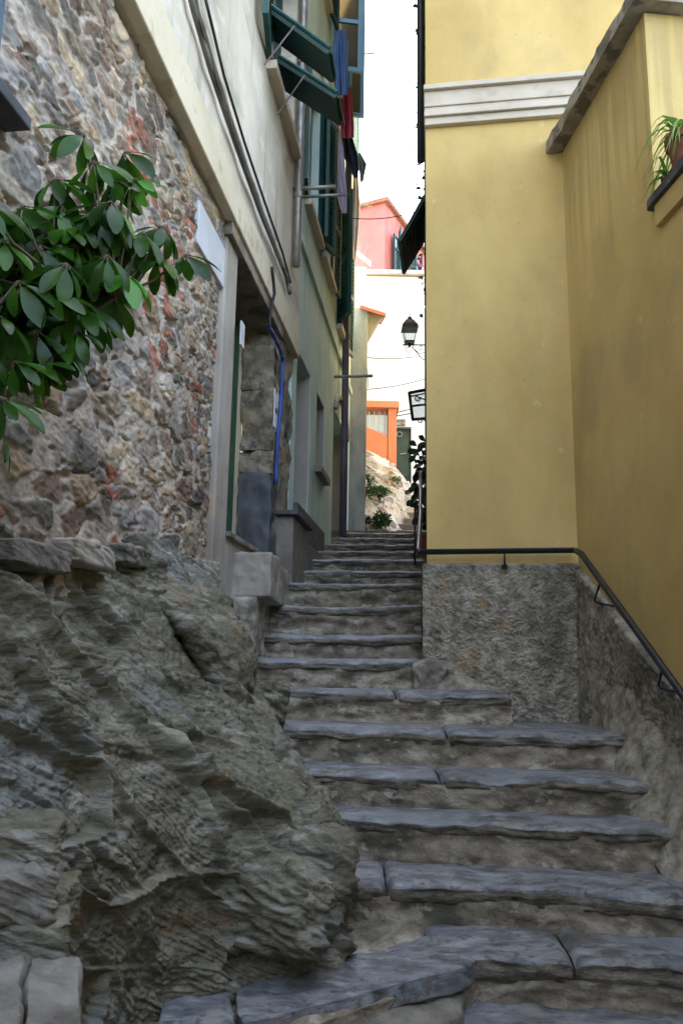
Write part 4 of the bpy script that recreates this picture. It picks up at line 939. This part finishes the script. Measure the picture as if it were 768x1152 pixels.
# white house with the dark green door
wh=empty('white_house',(1.5,15.2,2),'bright white house wall behind the embankment and street lantern','house')
zt=P(440,311,15).z
dA=P(445,480,15);dB=P(462.5,480,15)
fnw=lambda a,z,o=0.0:(a,15-o,z)
zd0=EYE+2.6
sheet('wall',fnw,[-.6,dA.x,dB.x,5],[0,zd0,dA.z,zt],[(dA.x,dB.x,zd0,dA.z)],.4,m_white,wh)
b=MB(); b.box(dA.x,dB.x,15.12,15.17,zd0,dA.z); dg=b.out('door',m_dgreen,wh)
b=MB(); 
for (u0,u1,w0,w1) in ((.12,.88,.08,.42),(.12,.88,.5,.92)):
    W=dB.x-dA.x;H=dA.z-zd0; b.box(dA.x+W*u0,dA.x+W*u1,15.10,15.12,zd0+H*w0,zd0+H*w1)
b.out('door_panel',m_dgreen,dg)
b=MB(); kx=P(449,489,15.1); 
b.tube([(kx.x+.05*math.cos(t),15.07,kx.z+.05*math.sin(t)) for t in np.linspace(0,6.0,12)],.012,6); b.out('door_knocker',m_galv,dg); MB().tube([P(450,511,15.07),P(457,510,15.07)],.012,6).out('door_handle',m_galv,dg)
b=MB(); b.box(dA.x-.03,dB.x-.12,14.93,14.999,dA.z+.02,dA.z+.13); b.out('lintel',m_mortar,wh)
b=MB(); b.hexa([(-.7,14.85,zt),(5.1,14.85,zt),(5.1,16.5,zt+.3),(-.7,16.5,zt+.3),(-.7,14.85,zt+.07),(5.1,14.85,zt+.07),(5.1,16.5,zt+.37),(-.7,16.5,zt+.37)]); b.out('roof_edge',m_mould,wh)
b=MB(); b.box(1.55,2.2,14.999-.02,14.999,P(470,470,15).z,P(470,440,15).z); 
# pink house
pk=empty('pink_house',(1.5,22,3),'salmon pink house on the hill with shuttered windows','house')
pc=P(433,228,21); th=math.radians(26); dR=Vector((math.sin(th),math.cos(th),0)); dL=Vector((-math.cos(th),math.sin(th),0))
zt=pc.z; base=Vector((pc.x,pc.y,1.5)); H=zt-1.5; wl=1.6
def fnr(a,z,o=0.0): p=base+dR*a+Vector((dR.y,-dR.x,0))*o; return (p.x,p.y,z)
b=MB(); b.frame(base,dR*6,dL*wl,(0,0,H)); b.out('wall',m_pink,pk)
b=MB(); b.frame(base-dR*.1-dL*.12+Vector((0,0,H)),dR*6.2,dL*(wl+.2),(0,0,.12)); b.out('roof_eave',m_pot,pk)
Wa,_w=1.0,0
window(pk,lambda a,z,o=0.0:fnr(a,z,o+.24),0.45,1.15,zt-2.1,zt-.75,ang=(150,150),sill=m_white)
window(pk,lambda a,z,o=0.0:fnr(a,z,o+.24),2.2,2.9,zt-2.1,zt-.75,ang=(150,150),sill=m_white)
# rubble end wall beside the pink house
b=MB(); q=base+dL*wl; b.frame(q+Vector((0,.05,0)),dL*1.2,dR*3,(0,0,H-.35)); b.out('side_wall',m_mould,pk)
# street lantern on scroll bracket
ln=empty('street_lantern',P(470,390,9.5),'wall lantern with a four-sided glass on a scrolled iron bracket','lantern')
LY=9.5; c=P(460.5,385,LY); px2m=LY/900/ .96
def lz(py): return P(460,py,LY).z
def sq(rb,rt,zb_,zt_,m):
    m.hexa([(c.x-rb,LY-rb,zb_),(c.x+rb,LY-rb,zb_),(c.x+rb,LY+rb,zb_),(c.x-rb,LY+rb,zb_),(c.x-rt,LY-rt,zt_),(c.x+rt,LY-rt,zt_),(c.x+rt,LY+rt,zt_),(c.x-rt,LY+rt,zt_)])
m=MB(); sq(.055,.088,lz(387),lz(371),m); m.out('glass',m_pglass,ln)
m=MB(); sq(.105,.088,lz(371),lz(366),m); sq(.08,.05,lz(366)+.001,lz(361),m); sq(.035,.022,lz(361)+.001,lz(357),m); m.out('hood',m_iron,ln)
m=MB()
for a in (-1,1):
    for b_ in (-1,1): m.tube([(c.x+a*.05,LY+b_*.05,lz(389)),(c.x+a*.09,LY+b_*.09,lz(369))],.006,5)
sq(.062,.062,lz(386),lz(384.5),m); m.tube([(c.x,LY,lz(358)),(c.x,LY,lz(352))],.008,6); m.tube([(c.x,LY,lz(390)),(c.x,LY,lz(385))],.02,8); m.out('frame',m_iron,ln)
m=MB(); m.tube([P(452,388,LY),P(484,388,LY)],.009,6)
m.tube([P(463,390,LY),P(468,396,LY),P(475,404,LY),P(484,408,LY)],.006,6)
m.tube([P(466,393,LY),P(472,398,LY),P(478,396,LY),P(485,393,LY)],.005,6)
def spiral(px,py,r,s=1): return [P(px+s*r*(1-i/22)*math.cos(i*.5),py+r*(1-i/22)*math.sin(i*.5),LY) for i in range(16)]
m.tube(spiral(459,393,4),.005,5); m.tube(spiral(473,391,3,-1),.005,5); m.out('scroll_bracket',m_iron,ln)
# glazed iron canopy
ic=empty('iron_canopy',P(475,455,8.6),'small glazed iron canopy with scrolls on the yellow house side','canopy')
def cp(px,py):  # canopy leans out, receding a little to the right
    return P(px,py,8.3+(px-460)*.012)
Q=[cp(460,442),cp(486,437),cp(486,470),cp(464,472)]
m=MB(); m.tube([Q[0],Q[1]],.02,6); m.tube([Q[0],Q[3]],.018,6); m.tube([Q[3],Q[2]],.018,6); m.tube([cp(462,457),cp(486,454)],.013,6); m.tube([cp(461,446),cp(486,441)],.009,6); m.out('frame',m_iron,ic)
m=MB(); t_=Vector((0,.012,0)); m.hexa([Q[3]+t_,Q[2]+t_,Q[2]+2*t_,Q[3]+2*t_,Q[0]+t_,Q[1]+t_,Q[1]+2*t_,Q[0]+2*t_]); m.out('glass',m_pglass,ic)
m=MB()
def spi(px,py,r,s=1): return [cp(px+s*r*(1-i/22)*math.cos(i*.5),py+r*(1-i/22)*math.sin(i*.5))-Vector((0,.03,0)) for i in range(16)]
m.tube(spi(469,449,3.5),.008,5); m.tube([cp(472,447),cp(478,450),cp(486,456)],.008,5); m.tube(spi(472,474,3),.006,5); m.tube([cp(476,472),cp(480,475),cp(486,477)],.006,5); m.out('scroll',m_iron,ic)
# overhead wires
def wire(p,q_,sag,label,r=.006,mat=m_cable):
    a,b_=P(*p),P(*q_); tubeobj('overhead_wire',[a.lerp(b_,i/10)-Vector((0,0,sag*4*(i/10)*(1-i/10))) for i in range(11)],r,mat,label,'wire',group='overhead wires across the alley')
wire((366,240,8.6),(484,232,9.2),.12,'dark sagging wire from the green shutters in front of the pink house')
wire((411,335,10.7),(486,314,9.9),.03,'thin wire slanting up across the white wall below the pink house',.004)
wire((412,363,11.0),(487,366,10.2),.01,'thin level wire behind the lantern top',.004)
wire((412,402,10.7),(486,398,9.8),.04,'wire crossing the white wall just below the lantern',.005)
wire((412,438,10.7),(486,424,9.8),.03,'wire rising to the right above the glazed canopy',.005)
wire((411,385,10.9),(414,436,10.7),0,'short dropped wire hanging by the concrete corner',.004)
wire((446,464,13.1),(463,460,14),0,'upper short wire between orange parapet and canopy',.010)
wire((446,468,13.1),(463,465,14),0,'lower short wire between orange parapet and canopy',.010)
# big leafed plant beside the railing
def ovalleaf(m,p,a,n_,ln,w,seg=5,curl=.25):
    a=a.normalized(); s=a.cross(n_).normalized(); n_=s.cross(a).normalized(); base=len(m.v)
    for i in range(seg+1):
        t=i/seg; ww=w*math.sin(math.pi*min(1,(t*.93+.035))**1.45)**.75; c=p+a*ln*t-n_*curl*ln*t*t
        m.v+=[tuple(c-s*ww+n_*ww*.25),tuple(c),tuple(c+s*ww+n_*ww*.25)]
    for i in range(seg):
        q=base+i*3; m.f+=[(q,q+1,q+4,q+3),(q+1,q+2,q+5,q+4)]
random.seed(5)
bp=empty('potted_shrub',P(480,600,8.0),'dark large-leaved shrub beside the upper railing at the yellow house','shrub')
m=MB(); st=MB(); rootp=P(481,604,8.0)
for i in range(95):
    px=random.triangular(456,486,482); py=random.uniform(496,590) if px>470 else random.uniform(500,575)
    if px<464 and 520<py<545: continue
    Y=random.uniform(7.75,8.3); p=P(px,py,Y); a=Vector((random.uniform(-1,.6),random.uniform(-.8,.4),random.uniform(-.8,.6)))
    ovalleaf(m,p,a,Vector((random.uniform(-.5,.5),-1,random.uniform(0,1))),random.uniform(.07,.11),.034)
    if i%6==0: st.tube([rootp,rootp.lerp(p,.5)+Vector((.03,0,.05)),p],.006,5)
m.out('foliage',m_dbush,bp,smooth=True); st.out('stem',m_stem,bp)
MB().lathe(P(481,604,8.0)-Vector((0,0,.22)),[(.09,0),(.12,.2),(.13,.2),(.13,.24),(.11,.24)],18).out('pot',m_pot,bp)
# creeper with pink flowers on the yellow house side
random.seed(9); cr=empty('flowering_creeper',P(483,100,9.0),'dark creeper with pink flowers peeping past the yellow house edge','creeper')
m=MB(); fl=MB(); st=MB()
for i in range(260):
    Y=random.uniform(7.5,9.8); xw=FX0+SW*(Y-FY0); z=random.uniform(4.3,9.5); bulge=.13*abs(math.sin(z*2.1))*abs(math.sin(z*5.3))
    p=Vector((xw-random.uniform(0,.03+bulge),Y,z+EYE)); a=Vector((random.uniform(-1,.3),random.uniform(-1,1),random.uniform(-1,.5)))
    if random.random()<.13:
        fm=MB(); ovalleaf(fm,p,a,Vector((-1,-.5,.5)),.07,.025); fm.out('flower',m_flower,cr)
    else: ovalleaf(m,p,a,Vector((-1,-.5,.5)),.07,.025)
for i in range(4): st.tube([(FX0+SW*(8+i*.5-FY0)-.02,8+i*.5,z+EYE) for z in (1.6,4,6.5,9.3)],.01,5)
m.out('foliage',m_dbush,cr); st.out('stem',m_stem,cr)
# ================================================================ UMBRELLA-LEAFED SHRUB (foreground left)
random.seed(3)
us=empty('umbrella_plant',(-.98,1.35,1.5),'dark glossy umbrella-leaved shrub reaching in from the left edge','shrub')
roots=Vector((-1.0,1.30,1.50))
mains=[[roots,P(-60,560,1.6),P(-20,470,1.75),P(40,420,1.8)],[roots,P(-90,480,1.6),P(0,420,1.75),P(80,370,1.8),P(130,335,1.85)],[roots,P(-110,400,1.55),P(-20,350,1.65),P(60,310,1.7)],[roots,P(-70,600,1.6),P(-20,520,1.7),P(5,470,1.72)]]
sm=MB()
for q in mains: sm.tube(q,[.018,.012,.009,.006,.005][:len(q)],7)
stars=[(95,165,1.85,.105),(140,185,1.9,.10),(62,215,1.8,.10),(105,195,1.8,.105),(150,215,1.85,.09),(125,240,1.8,.10),(70,245,1.78,.10),(25,245,1.7,.10),(185,268,1.95,.09),(160,275,1.9,.10),(208,300,2.0,.10),(178,300,1.95,.105),
(100,285,1.8,.10),(45,290,1.7,.10),(5,285,1.65,.10),(140,320,1.85,.105),(120,300,1.75,.10),(75,310,1.7,.10),(20,330,1.65,.10),(55,345,1.7,.10),(130,345,1.85,.10),(90,360,1.78,.10),(0,370,1.6,.095),(40,385,1.7,.10),(85,385,1.75,.085),(68,405,1.75,.085),(15,420,1.65,.095),(45,425,1.7,.08),(0,460,1.6,.09),(10,300,1.85,.10),(60,275,1.9,.10),(0,340,1.8,.10),(30,360,1.85,.10),(110,330,1.9,.09),(-20,240,1.6,.1),(-25,300,1.6,.1),(-25,400,1.6,.1),(80,335,1.9,.09),(50,320,1.95,.09),(0,500,1.65,.07)]
random.seed(31)
for _ in range(80):
    px=random.uniform(-30,150); py=random.uniform(250,430) if px<110 else random.uniform(200,340)
    if py>300+ (150-px)*1.1: continue
    stars.append((px,py,random.uniform(1.75,2.0),random.uniform(.085,.11)))
young={4,15}
lm=MB(); ym=MB()
for i,(px,py,Y,ln) in enumerate(stars):
    py-=14
    c=P(px,py,Y); 
    # petiole from nearest point on a main branch
    best=min((p for q in mains for p in q[1:]),key=lambda p:(p-c).length+ (0.05 if p.z>c.z else 0))
    mid=best.lerp(c,.55)+Vector((0,0,-.02)); sm.tube([best,mid,c],[.0045,.0035,.0028],5)
    ax=Vector((random.uniform(-.5,.6),random.uniform(-.7,0),random.uniform(.35,1))).normalized()
    e1=ax.cross(Vector((0,1,.3))).normalized(); e2=ax.cross(e1)
    n=random.choice((7,8,8,9)); ph=random.random()*6
    for k_ in range(n):
        t=ph+6.283*k_/n+random.uniform(-.12,.12); d=e1*math.cos(t)+e2*math.sin(t)-ax*random.uniform(.2,.8)-Vector((0,0,.3))
        l_=ln*random.uniform(.6,1.0); d.normalize()
        s=c+d*.018
        tgt=ym if (i in young or (i in (5,2) and k_%4==0)) else lm
        l_*=1.08; ovalleaf(tgt,s,d,ax+Vector((random.uniform(-.2,.2),random.uniform(-.2,.2),0)),l_,l_*.20,seg=8,curl=random.uniform(.1,.4))
        sm.tube([c,s],.0018,4,False)
lm.out('leaves',m_leaf,us,smooth=True); ym.out('young_leaves',m_leafy,us,smooth=True); sm.out('stem',m_stem,us,smooth=True)
# ================================================================ small litter on the treads
for (px,py,Y,mt,lb) in ((673,909,3.50,m_pot,'small dry reddish leaf lying on the fourth tread at the right'),):
    p=P(px,py,Y); m=MB(); ovalleaf(m,p+Vector((0,0,.006)),Vector((1,.2,.05)),Vector((0,0,1)),.05,.012); m.out('dry_leaf',mt,label=lb,cat='leaf')
# ================================================================ unseen house added behind the viewer to shade the lower alley
#bh
bh=empty('added_shade_house',(2.5,-7,0),'plain house block added out of view behind the viewer to shade the alley','house')
b=MB(); b.box(-1.9,7,-12,-4.5,0,4.6); b.out('wall',m_pil,bh)
b=MB(); b.box(-1.9,7.2,-12.2,-4.3,4.6,4.8); b.out('roof',m_rock2,bh)
# ================================================================ LIGHT, SKY, CAMERA
sd=Vector((-.75,.65,0)).normalized(); el=math.radians(50)
tosun=Vector((sd.x*math.cos(el),sd.y*math.cos(el),math.sin(el)))
lt=bpy.data.lights.new('sun','SUN'); lt.energy=3.0; lt.angle=math.radians(.5); lt.color=(1,.95,.88)
lo=bpy.data.objects.new('sun',lt); col.objects.link(lo); lo.rotation_euler=tosun.to_track_quat('Z','Y').to_euler(); lo.location=(0,0,30)
wd=bpy.data.worlds.new('World'); scene.world=wd; wd.use_nodes=True; nt=wd.node_tree
bg=nt.nodes['Background']; sk=nt.nodes.new('ShaderNodeTexSky'); sk.sky_type='NISHITA'; sk.sun_disc=False
sk.sun_elevation=el; sk.sun_rotation=math.atan2(tosun.x,tosun.y); sk.air_density=1.0; sk.dust_density=3.0; sk.ozone_density=1.0
hs=nt.nodes.new('ShaderNodeHueSaturation'); hs.inputs['Saturation'].default_value=.74; nt.links.new(sk.outputs[0],hs.inputs['Color']); mw=nt.nodes.new('ShaderNodeMix'); mw.data_type='RGBA'; mw.blend_type='MULTIPLY'; mw.inputs[0].default_value=1; mw.inputs[7].default_value=(1,.972,.93,1); nt.links.new(hs.outputs[0],mw.inputs[6]); nt.links.new(mw.outputs[2],bg.inputs[0]); bg.inputs[1].default_value=.15
cam=bpy.data.cameras.new('camera'); co=bpy.data.objects.new('camera',cam); col.objects.link(co)
co.location=(0,0,EYE); co.rotation_euler=(Matrix.Rotation(math.pi/2+PIT,3,'X')@Matrix.Rotation(ROLL,3,'Z')).to_euler(); cam.sensor_fit='VERTICAL'; cam.sensor_height=36; cam.lens=36*F/1152; cam.clip_end=2000; cam.clip_start=.05
scene.camera=co
vs=scene.view_settings; vs.view_transform='Standard'; vs.look='None'; vs.gamma=1; vs.exposure=3.65
scene.render.resolution_x=682; scene.render.resolution_y=1024
